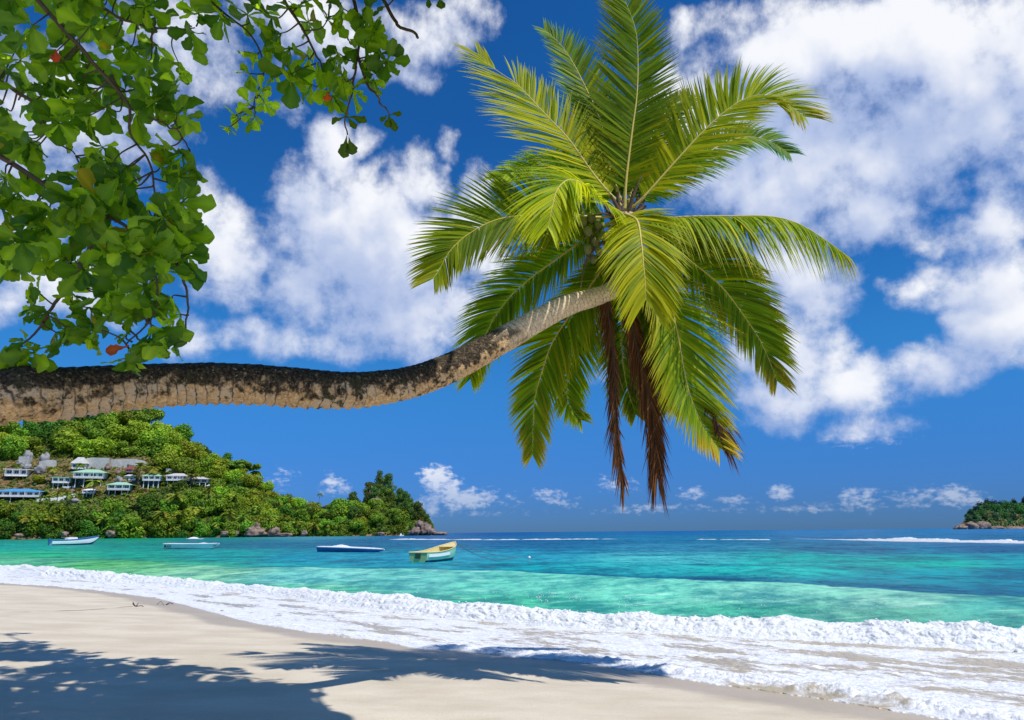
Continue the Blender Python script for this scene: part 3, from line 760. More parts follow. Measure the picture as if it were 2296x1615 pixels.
# ================================================================ THE ALMOND TREE OVERHEAD
almond_base = np.array([-9.0, 3.4, .35])
almond = empty('almond_tree', almond_base, 'broad leaved tree overhanging the beach with hanging leafy boughs', 'tree')
limb = [spline([(-9.0, 3.4, .1), (-8.7, 3.6, 2.5), (-8.2, 3.9, 4.8), (-7.4, 4.3, 6.6)], 30),
        spline([(-7.4, 4.3, 6.6), (-5.6, 4.9, 8.0), (-3.2, 5.4, 8.9), (-.6, 5.6, 9.3), (1.6, 5.8, 9.2)], 40),
        spline([(-7.4, 4.3, 6.6), (-6.6, 5.0, 7.2), (-5.6, 5.8, 8.2), (-4.6, 7.2, 10.2), (-3.6, 8.5, 11.2)], 30),
        spline([(-8.2, 3.9, 4.8), (-6.8, 4.8, 5.6), (-5.7, 5.3, 5.9)], 20)]
mb = MB()
for l, (r0, r1) in zip(limb, ((.34, .24), (.2, .05), (.16, .04), (.12, .05))): mb.tube(l, np.linspace(r0, r1, len(l)), 12)
under(mb.obj('trunk', M['bark'], almond), almond)
limbs_all = np.concatenate(limb[1:])

LEAF_T = np.array([0, .12, .25, .38, .5, .62, .73, .83, .91, .965, 1.0])
LEAF_W = np.array([.04, .10, .22, .42, .64, .84, .97, 1.0, .86, .58, .10])


def leaf_blade(mb, p, d, up, l, rs, col):
    """one obovate leaf with a folded midrib, a bent blade and a wavy margin"""
    d = d / np.linalg.norm(d)
    s = np.cross(d, up); s /= np.linalg.norm(s) + 1e-9
    n = np.cross(s, d)
    w = l * .29 * rs.uniform(.8, 1.15)
    bend = rs.uniform(-.05, .30); fold = rs.uniform(.1, .45); wv = rs.uniform(0, 6.3)
    c = p + d * (l * LEAF_T)[:, None] - n * (bend * l * LEAF_T ** 2)[:, None]
    nl = len(LEAF_T); A = np.zeros((nl, 5, 3))
    for j, f in enumerate((-1, -.55, 0, .55, 1)):
        ww = w * LEAF_W * (1 + (.17 * np.sin(LEAF_T * 23 + wv + j * 2.5) if abs(f) == 1 else 0))
        A[:, j] = c + s * (f * ww)[:, None] - d * (abs(f) ** 2 * .16 * ww * LEAF_T ** 3)[:, None] * (1 if abs(f) == 1 else .4) + n * (abs(f) * fold * ww)[:, None] + n * (.045 * l * np.sin(LEAF_T * 11 + wv + 3 * f) * abs(f))[:, None]
    cc = np.repeat(np.repeat(col[None, None], nl, 0), 5, 1).copy()
    cc[:, 2] *= np.array([1.35, 1.25, 1.1])
    mb.grid(A, cc)


def rosette(mb, p, axis, rs, n=None, size=.24, tone=0.0):
    axis = axis / np.linalg.norm(axis)
    u = np.cross(axis, [.3, .8, .5]); u /= np.linalg.norm(u); v = np.cross(axis, u)
    n = n or rs.integers(6, 10)
    ph = rs.uniform(0, 6.3)
    for i in range(n):
        a = ph + i * 2.4 + rs.normal(0, .2)
        spread = rs.uniform(.75, 1.45)
        d = axis * math.cos(spread) + (u * math.cos(a) + v * math.sin(a)) * math.sin(spread)
        d = d + np.array([0, 0, -.38])
        l = size * rs.uniform(.62, 1.2)
        f = np.clip(rs.normal(.32 + tone, .30), 0, 1)
        col = np.array([.055, .15, .018]) * (1 - f) + np.array([.34, .56, .03]) * f
        if rs.random() < .012: col = np.array([.26, .25, .03])
        leaf_blade(mb, p, d, axis + rs.normal(0, .35, 3), l, rs, col)


boughs = [[(-60, -160), (120, 40), (200, 130), (285, 232), (292, 300), (335, 360), (346, 425), (352, 490)],
          [(250, 170), (285, 232), (332, 265), (392, 288), (425, 335)],
          [(-120, 280), (30, 368), (110, 420), (190, 470), (270, 500), (315, 550), (352, 630), (340, 705), (288, 780)],
          [(-120, 120), (60, 220), (110, 300), (170, 350)],
          [(190, 470), (205, 545), (150, 640), (122, 680), (95, 725), (40, 790)],
          [(300, -160), (480, 10), (572, 90), (590, 165), (570, 240)],
          [(480, -200), (640, 5), (690, 90), (722, 160), (735, 215)],
          [(690, -220), (795, 5), (802, 125), (790, 190), (776, 262), (778, 300)],
          [(802, 125), (818, 175), (850, 225), (872, 258)],
          [(760, -180), (868, 15), (898, 58), (925, 72), (937, 88)],
          [(-20, -160), (180, -10), (330, 60), (440, 60)],
          [(-160, 420), (-20, 520), (60, 580), (120, 610)],
          [(330, 540), (380, 560), (415, 640), (420, 710), (410, 760)]]
bdepth = [5.4, 5.5, 5.3, 5.7, 5.3, 5.8, 5.7, 5.6, 5.6, 5.9, 5.9, 5.4, 5.45]
ros = []       # x, y, depth offset, size factor, tone
rs = np.random.default_rng(3)
for yy in range(-40, 262, 46):
    for xx in range(-60, 390, 50):
        if rs.random() < .12: continue
        ros.append((xx + rs.normal(0, 14), yy + rs.normal(0, 12), rs.uniform(-.3, .5), 1, 0))
for (x0, x1, y0, y1, n) in [(-80, 150, 260, 350, 11), (-40, 120, 390, 460, 8), (120, 290, 370, 480, 10), (20, 120, 500, 590, 3), (150, 250, 440, 540, 5), (270, 440, 440, 590, 15), (130, 320, 570, 660, 6), (-40, 60, 520, 600, 6)]:
    for i in range(n): ros.append((rs.uniform(x0, x1), rs.uniform(y0, y1), rs.uniform(-.3, .4), 1, .12 * (150 < x0 + 20 < 280)))
ros += [(430, 70, 0, 1.1, -.2), (445, 30, 0, 1, -.1), (500, 30, 0, 1.2, -.05), (555, 35, .1, 1.1, 0), (610, 40, .1, 1.2, -.1), (630, 75, 0, 1, -.1), (690, 50, .1, 1, .5), (735, 45, 0, 1.1, -.15), (770, 20, 0, 1, 0), (660, 20, 0, 1, 0), (820, 40, 0, 1, 0), (840, 75, 0, .9, .1),
        (575, 120, 0, .7, .2), (600, 150, 0, .7, .25), (560, 165, 0, .6, .1), (585, 205, 0, .6, .35), (560, 235, 0, .6, .3), (535, 262, 0, .6, .3), (592, 230, 0, .55, .4), (570, 262, 0, .6, .2), (515, 285, 0, .45, .4),
        (650, 110, 0, 1, .05), (655, 165, 0, 1.1, 0), (690, 125, .1, 1, .45), (715, 160, 0, 1, .3), (700, 190, 0, 1, .1), (740, 200, 0, 1, 0), (770, 170, 0, 1, -.1), (760, 120, 0, 1, -.1), (800, 110, 0, .9, -.2), (820, 140, 0, 1, -.2), (850, 120, 0, 1, -.25), (868, 140, 0, .9, -.2), (790, 200, 0, .9, 0), (825, 185, 0, .8, 0), (745, 215, 0, .9, 0), (815, 65, 0, .9, .1),
        (400, 140, .1, .8, .4), (395, 185, .1, .7, .4), (372, 215, 0, .8, .1), (345, 230, 0, .8, -.1), (240, 240, 0, 1, -.1), (200, 260, 0, 1, 0),
        (422, 255, 0, .95, -.15), (440, 262, .1, .8, -.05), (400, 330, 0, 1, -.1), (435, 345, 0, 1, -.1), (450, 380, 0, .9, -.1), (385, 375, .1, .9, 0), (425, 395, 0, .8, 0),
        (210, 360, 0, 1, -.15), (260, 400, 0, 1.1, -.2), (285, 425, 0, 1, -.15), (230, 330, 0, .8, -.2),
        (110, 470, 0, 1.1, .2), (190, 475, .1, 1, .45), (215, 450, .1, .9, .4),
        (430, 530, 0, .9, .1), (440, 500, 0, .8, 0), (420, 470, 0, .8, 0), (445, 570, 0, .7, -.1), (390, 600, 0, .8, 0), (330, 640, 0, .9, -.05), (300, 660, 0, .9, .1),
        (85, 655, 0, .55, 0), (78, 690, 0, .6, 0), (110, 700, 0, .8, -.15), (150, 735, 0, 1, -.2), (125, 745, .1, .8, -.2), (165, 660, 0, .6, 0), (200, 690, 0, .8, -.1), (215, 735, 0, .9, -.2), (235, 660, 0, .8, .35), (250, 705, 0, .8, .1),
        (370, 690, 0, 1, 0), (410, 670, 0, 1, 0), (430, 705, 0, .9, -.05), (385, 740, 0, .9, -.15), (340, 745, 0, 1, -.2), (420, 770, 0, .6, 0), (330, 775, 0, .7, -.1), (300, 700, 0, .8, 0),
        (45, 785, 0, .9, -.15), (20, 800, 0, .9, -.2), (75, 790, 0, .8, -.1), (60, 765, 0, .5, -.1), (290, 800, 0, .7, -.2), (285, 750, 0, .5, 0)]
bp3 = []
for pl, Yb in zip(boughs, bdepth):
    q = np.array([P(a, b_, Yb) for a, b_ in pl]); bp3.append(spline(q, 60))
bm = [MB() for _ in boughs]; fm = [MB() for _ in boughs]
attach = {1: 0, 4: 2, 8: 7, 12: 2}
for i, c in enumerate(bp3):
    r0 = .028 if i not in (1, 8, 12, 5) else .016
    rr_ = np.linspace(r0, .006, 60)
    if i == 9: rr_ = np.linspace(.03, .014, 60)
    bm[i].tube(c + np.stack([fbm(np.arange(60) * .13, np.full(60, i * 3.3 + k), o=3) * .05 for k in range(3)], 1) * np.linspace(0, 1, 60)[:, None], rr_, 7)
    if i not in attach:
        j = int(np.argmin(np.linalg.norm(limbs_all - c[0], axis=1)))
        mid = (limbs_all[j] + c[0]) / 2 + np.array([0, 0, .15])
        bm[i].tube(spline([limbs_all[j], mid, c[0]], 12), np.linspace(.05, r0, 12), 7)
allb = np.concatenate(bp3); own = np.repeat(np.arange(len(boughs)), 60)
use = own != 9
for (a, b_, dz, sz, tone) in ros:
    if 350 < a < 480 and 220 < b_ < 800: a -= 24
    px = proj(allb)
    d2 = (px[:, 0] - a) ** 2 + (px[:, 1] - b_) ** 2 + np.where(use, 0, 1e7)
    j = int(np.argmin(d2)); i = own[j]
    p = P(a, b_, allb[j, 1] + dz)
    ax = p - allb[j]; dl = np.linalg.norm(ax)
    if dl > .04:
        mid = (p + allb[j]) / 2 + np.array([0, 0, -.10 * dl]) + rs.normal(0, .03, 3)
        bm[i].tube(spline([allb[j], mid, p], 8), np.linspace(.009, .005, 8), 5)
    ax = ax / (dl + 1e-6) + np.array([0, 0, -.5]) + rs.normal(0, .35, 3) + np.array([0, -.35, 0])
    rosette(fm[i], p, ax, rs, size=.255 * sz, tone=tone)
# hanging single leaves at the lowest tips
for (a, b_, dx_, dy_, l, i) in [(778, 305, -14, 60, .20, 7), (782, 308, 14, 58, .17, 7), (776, 262, 50, 4, .19, 7), (776, 262, -40, 14, .15, 7), (776, 262, 30, 30, .14, 7), (872, 258, -20, 14, .10, 8), (872, 258, 32, -6, .12, 8), (872, 258, 22, 42, .16, 8), (872, 258, -4, 46, .13, 8), (868, 12, -30, 20, .12, 9), (985, -8, 8, 44, .16, 9), (960, -8, 2, 26, .12, 9)]:
    Yb = bdepth[i]; p = P(a, b_, Yb); q = P(a + dx_, b_ + dy_, Yb)
    leaf_blade(fm[i], p, q - p, np.array([.1, -1, .35]), l, rs, np.array([.05, .10, .014]))
bm[9].tube([P(868, 15, 5.9), P(920, -40, 5.9), P(985, -8, 5.9)], .008, 5)
# the rest of the crown, above the picture: it shades the beach at the foot of the picture
sunv = np.array([2.6, -2.25, 5.8]); sunv /= np.linalg.norm(sunv)
tgt = []
while len(tgt) < 760:
    dx_, dy_ = rs.uniform(-500, 740), rs.uniform(1430, 1760)
    lim = np.interp(dx_, [-500, 0, 150, 330, 470, 560, 640, 740], [1400, 1440, 1462, 1505, 1520, 1532, 1552, 1605])
    if dy_ < lim + 10 * rs.normal(): continue
    g = ground(dx_, dy_)
    if g[1] < 3 or rs.random() > (g[1] / 11) ** 1.0: continue
    q_ = proj(g + sunv * ((g[1] - 5.5) / -sunv[1]))
    if g[1] > 5.6 and ((q_[0] < 480 and q_[1] < 640) or (q_[0] < 900 and q_[1] < 300)) and rs.random() < .84: continue
    tgt.append(g)
for k_, (dx_, dy_) in enumerate([(400, 1497), (430, 1500), (365, 1503), (350, 1478), (340, 1482), (210, 1490), (150, 1475), (60, 1440), (20, 1420), (480, 1505), (250, 1480), (290, 1492)]): tgt.append(ground(float(dx_), float(dy_)))
hi_b, hi_f = MB(), MB()
for l in limb[1:3]: hi_b.tube(l, np.linspace(.06, .03, len(l)), 7)
lim2 = np.concatenate(limb[1:3])
for g in tgt:
    zc = 8.0
    for _ in range(8):
        yc = g[1] + sunv[1] / sunv[2] * (zc - g[2]); zc = 2 + .83 * yc + 1.15
    zc += rs.uniform(0, .9)
    p = g + sunv * ((zc - g[2]) / sunv[2])
    j = int(np.argmin(np.linalg.norm(lim2 - p, axis=1)))
    hi_b.tube(spline([lim2[j], (lim2[j] + p) / 2 + rs.normal(0, .1, 3), p], 7), np.linspace(.03, .008, 7), 5)
    rosette(hi_f, p, np.array([rs.normal(0, .4), rs.normal(0, .4), -.6]), rs, size=.40)
for (b_, f) in list(zip(bm, fm)) + [(hi_b, hi_f)]:
    o = under(b_.obj('branch', M['bark'], almond), almond)
    if f.n: f.obj('foliage', M['almond_leaf'], o)
for (a, b_, dx_, dy_, l) in [(290, 775, -45, 12, .17), (735, 205, -4, 32, .11), (126, 110, -6, 50, .13)]:
    mb = MB(); p = P(a, b_, 5.2); q = P(a + dx_, b_ + dy_, 5.15)
    leaf_blade(mb, p, q - p, np.array([.1, -1, .35]), l, rs, np.array([.50, .075, .02]))
    o = under(mb.obj('leaf', M['dry_leaf'], almond), almond); o['label'] = ['red orange leaf on the lowest bough above the trunk', 'small red leaf on the middle bough', 'narrow red leaf among the dense foliage'][[290, 735, 126].index(a)]

# ================================================================ THE WOODED HEADLAND
sky_d = [(-420, 925), (-150, 930), (13, 948), (120, 940), (220, 926), (300, 926), (340, 945), (400, 958), (418, 988), (455, 1006), (480, 1022), (520, 1036), (560, 1042), (575, 1062), (610, 1086), (640, 1101), (680, 1116), (720, 1122), (760, 1118), (800, 1108), (825, 1088), (850, 1075), (880, 1092), (905, 1112), (940, 1128), (958, 1155), (970, 1185), (985, 1197)]


def hill(u, v):
    """place on the headland: u photograph column, v 0 at the shore, 1 on the ridge"""
    u = np.asarray(u, float); v = np.asarray(v, float)
    Ys = np.interp(u, [-420, 0, 970], [500, 520, 600])
    D = np.interp(u, [-420, 0, 300, 500, 700, 850, 985], [190, 190, 180, 130, 70, 60, 30])
    top = ip(sky_d, u) + np.interp(u, [0, 300, 500, 700, 850, 985], [30, 30, 30, 34, 34, 6])
    zr = P(u, top, Ys + D)[..., 2]
    vv = np.clip(v, 0, 1)
    Yd = Ys + D * v
    d = rays(u, np.full_like(u, 1195.0)); x = d[..., 0] / d[..., 1] * Yd
    z = zr * (vv ** .95) * (1 - .6 * np.clip(v - 1, 0, 2)) + 2.0 * fbm(x * .02, Yd * .02, o=3) * sm(0, .2, v) + .4 - 3.4 * sm(.02, -.05, v)
    return np.stack([x + np.zeros_like(z), Yd + np.zeros_like(z), z], -1)


def hill_at(dx, dy):
    """ground of the headland seen at a point of the photograph"""
    lo, hi = 0., 1.
    for _ in range(30):
        md = (lo + hi) / 2
        if proj(hill(float(dx), md))[1] > dy: lo = md
        else: hi = md
    return hill(float(dx), lo)


uu, vv = np.meshgrid(np.linspace(-420, 992, 280), np.concatenate([[-.08, -.03], np.linspace(0, 1, 60), np.linspace(1.05, 2.2, 14)]), indexing='ij')
mb = MB(); mb.grid(hill(uu, vv))
tag(mb.obj('headland', M['soil']), 'steep wooded headland of reddish earth', kind='structure')


def crown_mesh(name, seed, kind='round', n=1500, cols=None):
    """leaf clumps through the volume of a crown of radius 1, base at z = 0"""
    r_ = np.random.default_rng(seed)
    mb = MB()
    lobes = []
    if kind == 'round':
        for i in range(15):
            a = r_.uniform(0, 6.3); q = r_.uniform(.15, .72); zz = r_.uniform(.35, 1.55)
            q *= math.sqrt(max(.1, 1 - ((zz - .85) / 1.0) ** 2))
            lobes.append((q * math.cos(a), q * math.sin(a), zz, r_.uniform(.26, .46)))
    elif kind == 'umbrella':
        for i in range(20):
            a = r_.uniform(0, 6.3); q = r_.uniform(.1, .95)
            lobes.append((q * math.cos(a), q * math.sin(a), .95 - .25 * q * q + r_.normal(0, .05) - (.3 if r_.random() < .25 else 0), r_.uniform(.16, .28)))
    elif kind == 'feather':
        for i in range(22):
            zz = r_.uniform(.5, 3.0); q = r_.uniform(.0, .8) * (1.1 - abs(zz - 1.3) / 2.2); a = r_.uniform(0, 6.3)
            lobes.append((q * math.cos(a), q * math.sin(a), zz, r_.uniform(.22, .38)))
    elif kind == 'bush':
        for i in range(9):
            a = r_.uniform(0, 6.3); q = r_.uniform(0, .7)
            lobes.append((q * math.cos(a), q * math.sin(a), r_.uniform(.1, .5), r_.uniform(.28, .45)))
    lobes = np.array(lobes)
    tones = r_.uniform(.35, 1.45, len(lobes))
    pick = r_.choice(len(lobes), n, p=lobes[:, 3] ** 2 / np.sum(lobes[:, 3] ** 2))
    d = r_.normal(size=(n, 3)); d /= np.linalg.norm(d, axis=1)[:, None]
    flat = np.array([1, 1, .55 if kind == 'umbrella' else 1.0])
    rad_ = lobes[pick, 3] * r_.uniform(.72, 1.10, n)
    p = lobes[pick, :3] + d * rad_[:, None] * flat
    p[:, 2] = np.maximum(p[:, 2], .02)
    nn = d + r_.normal(0, .45, (n, 3)); nn /= np.linalg.norm(nn, axis=1)[:, None]
    a = np.cross(nn, r_.normal(size=(n, 3))); a /= np.linalg.norm(a, axis=1)[:, None]; b_ = np.cross(nn, a)
    s = r_.uniform(.036, .078, n)[:, None]
    e = np.ones((n, 1))
    if kind == 'feather':
        a = np.array([0, 0, 1]) + r_.normal(0, .45, (n, 3)); a /= np.linalg.norm(a, axis=1)[:, None]
        b_ = np.cross(nn, a); b_ /= np.linalg.norm(b_, axis=1)[:, None] + 1e-6; e = e * 2.2; s = s * .62
    q = np.stack([p - a * s * e - b_ * s * .6, p + a * s * .2 * e - b_ * s, p + a * s * e + b_ * s * .5, p - a * s * .3 * e + b_ * s], 1)
    base, alt = cols
    f = np.clip(r_.normal(.5, .22, n) * tones[pick], 0, 1)[:, None]
    c = np.array(base) * (1 - f) + np.array(alt) * f
    idx = np.arange(n * 4).reshape(n, 4)
    mb.add(q.reshape(-1, 3), idx, col=np.repeat(c, 4, 0))
    return mb.mesh(name, False)


def trunk_mesh(name, h, r=.06, lean=.0):
    mb = MB()
    mb.tube(spline([(0, 0, -.4), (lean * .3, 0, h * .4), (lean, .02, h)], 7), np.linspace(r, r * .4, 7), 7)
    for a in (0.3, 2.3, 4.4): mb.tube([(lean * .6, 0, h * .55), (lean + .35 * math.cos(a), .35 * math.sin(a), h * 1.05)], np.array([r * .45, r * .2]), 5)
    me = mb.mesh(name); me.materials.append(M['far_bark']); return me


def palm_crown_mesh(name, seed, cols, nf=15):
    r_ = np.random.default_rng(seed); mb = MB()
    for i in range(nf):
        a = i * 2.4 + r_.normal(0, .2); el = r_.uniform(-.35, 1.15)
        out = np.array([math.cos(a), math.sin(a), 0])
        k = np.linspace(0, 1, 7)
        L_ = r_.uniform(.8, 1.1)
        c = out * (L_ * k * math.cos(el * .8))[:, None] + np.array([0, 0, 1]) * (L_ * (k * math.sin(el) - .55 * k ** 2))[:, None]
        T_ = np.gradient(c, axis=0); T_ /= np.linalg.norm(T_, axis=1)[:, None]
        sd_ = np.cross(T_, [0, 0, 1]); sd_ /= np.linalg.norm(sd_, axis=1)[:, None] + 1e-6
        col = np.array(cols[0]) * (1 - (f := r_.random())) + np.array(cols[1]) * f
        for s_ in (1, -1):
            for j in range(14):
                t_ = (j + .5) / 14; ii = t_ * 6; i0 = int(ii); fr = ii - i0
                p = c[i0] * (1 - fr) + c[min(i0 + 1, 6)] * fr; tg = T_[i0]
                l = .34 * math.sin(math.pi * min(.12 + t_ * .8, 1)) + .06
                dd = sd_[i0] * s_ * .8 + tg * .6 - np.array([0, 0, .35])
                w_ = tg * .045
                mb.add([p - w_, p + w_, p + dd * l + w_ * .2], t=[[0, 1, 2]], col=col * r_.uniform(.8, 1.2))
        mb.tube(c, np.linspace(.016, .005, 7), 4, col=np.array(cols[1]))
    me = mb.mesh(name, False); me.materials.append(M['far_leaf']); return me


D1, D2, D3 = (.05, .115, .012), (.15, .25, .016), (.17, .235, .022)
KIND = {}
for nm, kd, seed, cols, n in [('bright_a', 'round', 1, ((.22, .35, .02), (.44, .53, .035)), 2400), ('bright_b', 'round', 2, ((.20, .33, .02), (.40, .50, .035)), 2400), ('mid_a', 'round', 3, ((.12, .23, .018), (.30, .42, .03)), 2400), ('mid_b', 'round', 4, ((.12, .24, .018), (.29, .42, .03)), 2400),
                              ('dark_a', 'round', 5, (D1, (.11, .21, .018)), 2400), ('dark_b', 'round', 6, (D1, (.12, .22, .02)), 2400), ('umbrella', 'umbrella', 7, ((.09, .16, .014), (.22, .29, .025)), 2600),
                              ('feather_a', 'feather', 8, ((.08, .14, .025), (.19, .26, .04)), 2400), ('feather_b', 'feather', 9, ((.075, .15, .03), (.18, .27, .045)), 2300), ('bush', 'bush', 10, ((.08, .16, .012), (.19, .27, .02)), 700), ('gold_bush', 'bush', 11, ((.30, .20, .02), (.46, .34, .04)), 600), ('olive_bush', 'bush', 12, ((.10, .12, .015), (.20, .19, .03)), 600)]:
    me = crown_mesh(nm, seed, kd, n, cols); me.materials.append(M['far_leaf'])
    KIND[nm] = (me, trunk_mesh('trunk', {'umbrella': .95, 'feather': 2.2, 'bush': .3}.get(kd, 1.1), .045 if kd != 'bush' else .02))
for nm, seed, cols in [('palm_a', 21, ((.10, .19, .014), (.30, .36, .035))), ('palm_b', 22, ((.16, .22, .015), (.46, .44, .05)))]:
    mb = MB(); mb.tube(spline([(0, 0, -3.6), (.10, .05, -1.8), (0, 0, 0)], 10), np.linspace(.055, .04, 10), 6); tm = mb.mesh('trunk'); tm.materials.append(M['far_bark'])
    KIND[nm] = (palm_crown_mesh(nm, seed, cols), tm)

placed = []     # (object, words of the look, photograph x, y, group)


def put_tree(kind, pos, r, look, group, cat='tree', squash=1.0, name=None, lift=0.0):
    cm, tm = KIND[kind]
    nm = name or {'palm': 'palm_tree', 'bush': 'bush', 'gold_': 'bush', 'olive': 'bush'}.get(kind[:4] if kind[:4] in ('palm', 'bush') else kind[:5], 'tree')
    o = bpy.data.objects.new(nm, None); C.objects.link(o)
    o.location = Vector(pos) + Vector((0, 0, lift)); o.rotation_euler = (0, 0, random.uniform(0, 6.28)); o.scale = (r, r, r * squash)
    o['category'] = cat; o['group'] = group
    for nme, d in (('crown', cm), ('trunk', tm)):
        if nm == 'bush' and nme == 'trunk': continue
        c = bpy.data.objects.new(nme, d); C.objects.link(c); c.parent = o
    top = proj(np.array(pos) + np.array([0, 0, lift + r * squash * (.9 if 'palm' not in kind else 0)]))
    placed.append((o, look, float(top[0]), float(top[1]), group))
    return o


LOOK = {'bright_a': 'bright yellowish round tree', 'bright_b': 'light green bushy tree', 'mid_a': 'mid green round tree', 'mid_b': 'fresh green spreading tree', 'dark_a': 'dark green dense tree', 'dark_b': 'deep green round tree', 'umbrella': 'flat topped umbrella tree', 'feather_a': 'tall feathery olive tree', 'feather_b': 'wispy greyish tree', 'palm_a': 'green palm', 'palm_b': 'yellowish palm', 'bush': 'low bright green bush', 'gold_bush': 'golden yellow shrub', 'olive_bush': 'olive brown shrub'}
HG = 'trees on the wooded headland'
keep = [(-40, 330, 1008, 1108), (330, 465, 1050, 1088)]


def blocked(x, y, rpx):
    for (a, b_, c, d) in keep:
        if a - rpx * .6 < x < b_ + rpx * .6 and c - rpx * .3 < y - rpx * .9 < d + rpx * 1.3 and not (y > d + rpx * 1.9): return True
    return False


rs = np.random.default_rng(17)
vrow = [.01, .06, .12, .19, .27, .36, .46, .57, .68, .79, .90, 1.0]
for ri, v in enumerate(vrow):
    u = -60 + rs.uniform(0, 20)
    while u < 955:
        hpx = 1200 - ip(sky_d, u)
        step = rs.uniform(34, 46)
        dens = np.interp(hpx, [0, 80, 270], [.42, .58, .95])
        if rs.random() < dens:
            vj = min(max(v + rs.normal(0, .02), .005), 1.0)
            pos = hill(u, vj); px = proj(pos)
            rpx = rs.uniform(22, 36) * np.interp(hpx, [0, 80, 270], [.55, .72, 1.05])
            if not blocked(px[0], px[1], rpx):
                up = (1200 - px[1]) / max(hpx, 20)
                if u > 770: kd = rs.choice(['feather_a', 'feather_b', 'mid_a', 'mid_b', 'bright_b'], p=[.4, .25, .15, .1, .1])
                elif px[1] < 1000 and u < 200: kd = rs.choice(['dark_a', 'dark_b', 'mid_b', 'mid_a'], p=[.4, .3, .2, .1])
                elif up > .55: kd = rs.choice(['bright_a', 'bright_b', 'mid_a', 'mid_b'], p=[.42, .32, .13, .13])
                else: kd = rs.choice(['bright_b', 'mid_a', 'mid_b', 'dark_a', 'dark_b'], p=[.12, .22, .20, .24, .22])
                r = rpx * pos[1] / FPX
                if 'feather' in kd: r *= .78
                if u > 900: r *= .8
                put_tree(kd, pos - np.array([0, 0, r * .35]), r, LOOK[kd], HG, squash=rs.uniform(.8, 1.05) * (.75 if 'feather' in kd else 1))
        u += step
# chosen trees
for kd, dx_, dy_, rp, sq in [('umbrella', 530, 1070, 40, 1.0), ('bright_a', 288, 985, 24, 1.1), ('dark_b', 490, 1045, 20, 1.25), ('dark_a', 445, 1013, 12, 1.5), ('feather_a', 848, 1110, 18, 1.0), ('feather_b', 826, 1118, 15, .9), ('feather_b', 905, 1150, 16, 1.0), ('feather_b', 935, 1165, 15, .9), ('feather_a', 955, 1187, 15, .7), ('feather_a', 918, 1162, 20, .75), ('feather_b', 866, 1108, 22, .8), ('feather_a', 938, 1172, 19, .75), ('feather_b', 895, 1140, 19, .8), ('feather_a', 845, 1106, 20, .75), ('feather_b', 790, 1130, 20, .7), ('mid_b', 880, 1165, 17, .9), ('dark_a', 390, 1098, 16, .9), ('dark_b', 325, 1155, 26, 1.1), ('mid_a', 425, 1128, 22, .9), ('bright_a', 68, 1085, 15, .9), ('mid_a', 240, 1160, 27, 1)]:
    pos = hill_at(dx_, dy_); r = rp * pos[1] / FPX
    put_tree(kd, pos - np.array([0, 0, r * .2]), r, LOOK[kd], HG, squash=sq)
for (dx_, dy_, rp) in [(212, 1080, 15), (120, 1050, 12), (180, 1044, 11), (316, 1046, 17), (345, 1050, 15), (430, 1066, 15), (395, 1112, 17), (365, 1150, 15), (410, 1152, 15), (440, 1140, 14), (468, 1100, 14), (515, 1150, 15), (545, 1160, 14), (575, 1140, 13), (600, 1165, 13), (640, 1160, 13), (665, 1172, 12), (705, 1178, 14), (735, 1178, 14), (720, 1145, 11), (712, 1108, 7), (115, 1165, 14), (230, 1165, 14), (245, 1180, 12), (60, 1160, 14), (150, 1108, 10), (130, 1106, 11), (560, 1180, 11), (770, 1180, 10), (860, 1140, 9), (905, 1145, 8), (490, 1175, 11), (380, 1182, 11), (625, 1128, 10), (525, 1115, 12), (310, 1110, 10), (690, 1140, 9), (760, 1150, 9)]:
    pos = hill_at(dx_, dy_ + rp * 1.2); r = rp * pos[1] / FPX
    if dy_ == 1108 and dx_ == 712: pos = hill(712., .98); r = 9 * pos[1] / FPX
    kd = 'palm_b' if rs.random() < .6 else 'palm_a'
    gr = pos[2]
    zt = P(dx_, dy_, pos[1])[2]
    if dx_ != 712:
        r *= 1.25; fw = P(dx_, dy_, max(pos[1] - 18, float(np.interp(dx_, [0, 970], [521.5, 601.5])))); pos = np.array([fw[0], fw[1], gr]); zt = fw[2]
    o = put_tree(kd, (pos[0], pos[1], max(zt, .8 * r)), r, LOOK[kd], 'palms among the headland trees', 'palm tree')
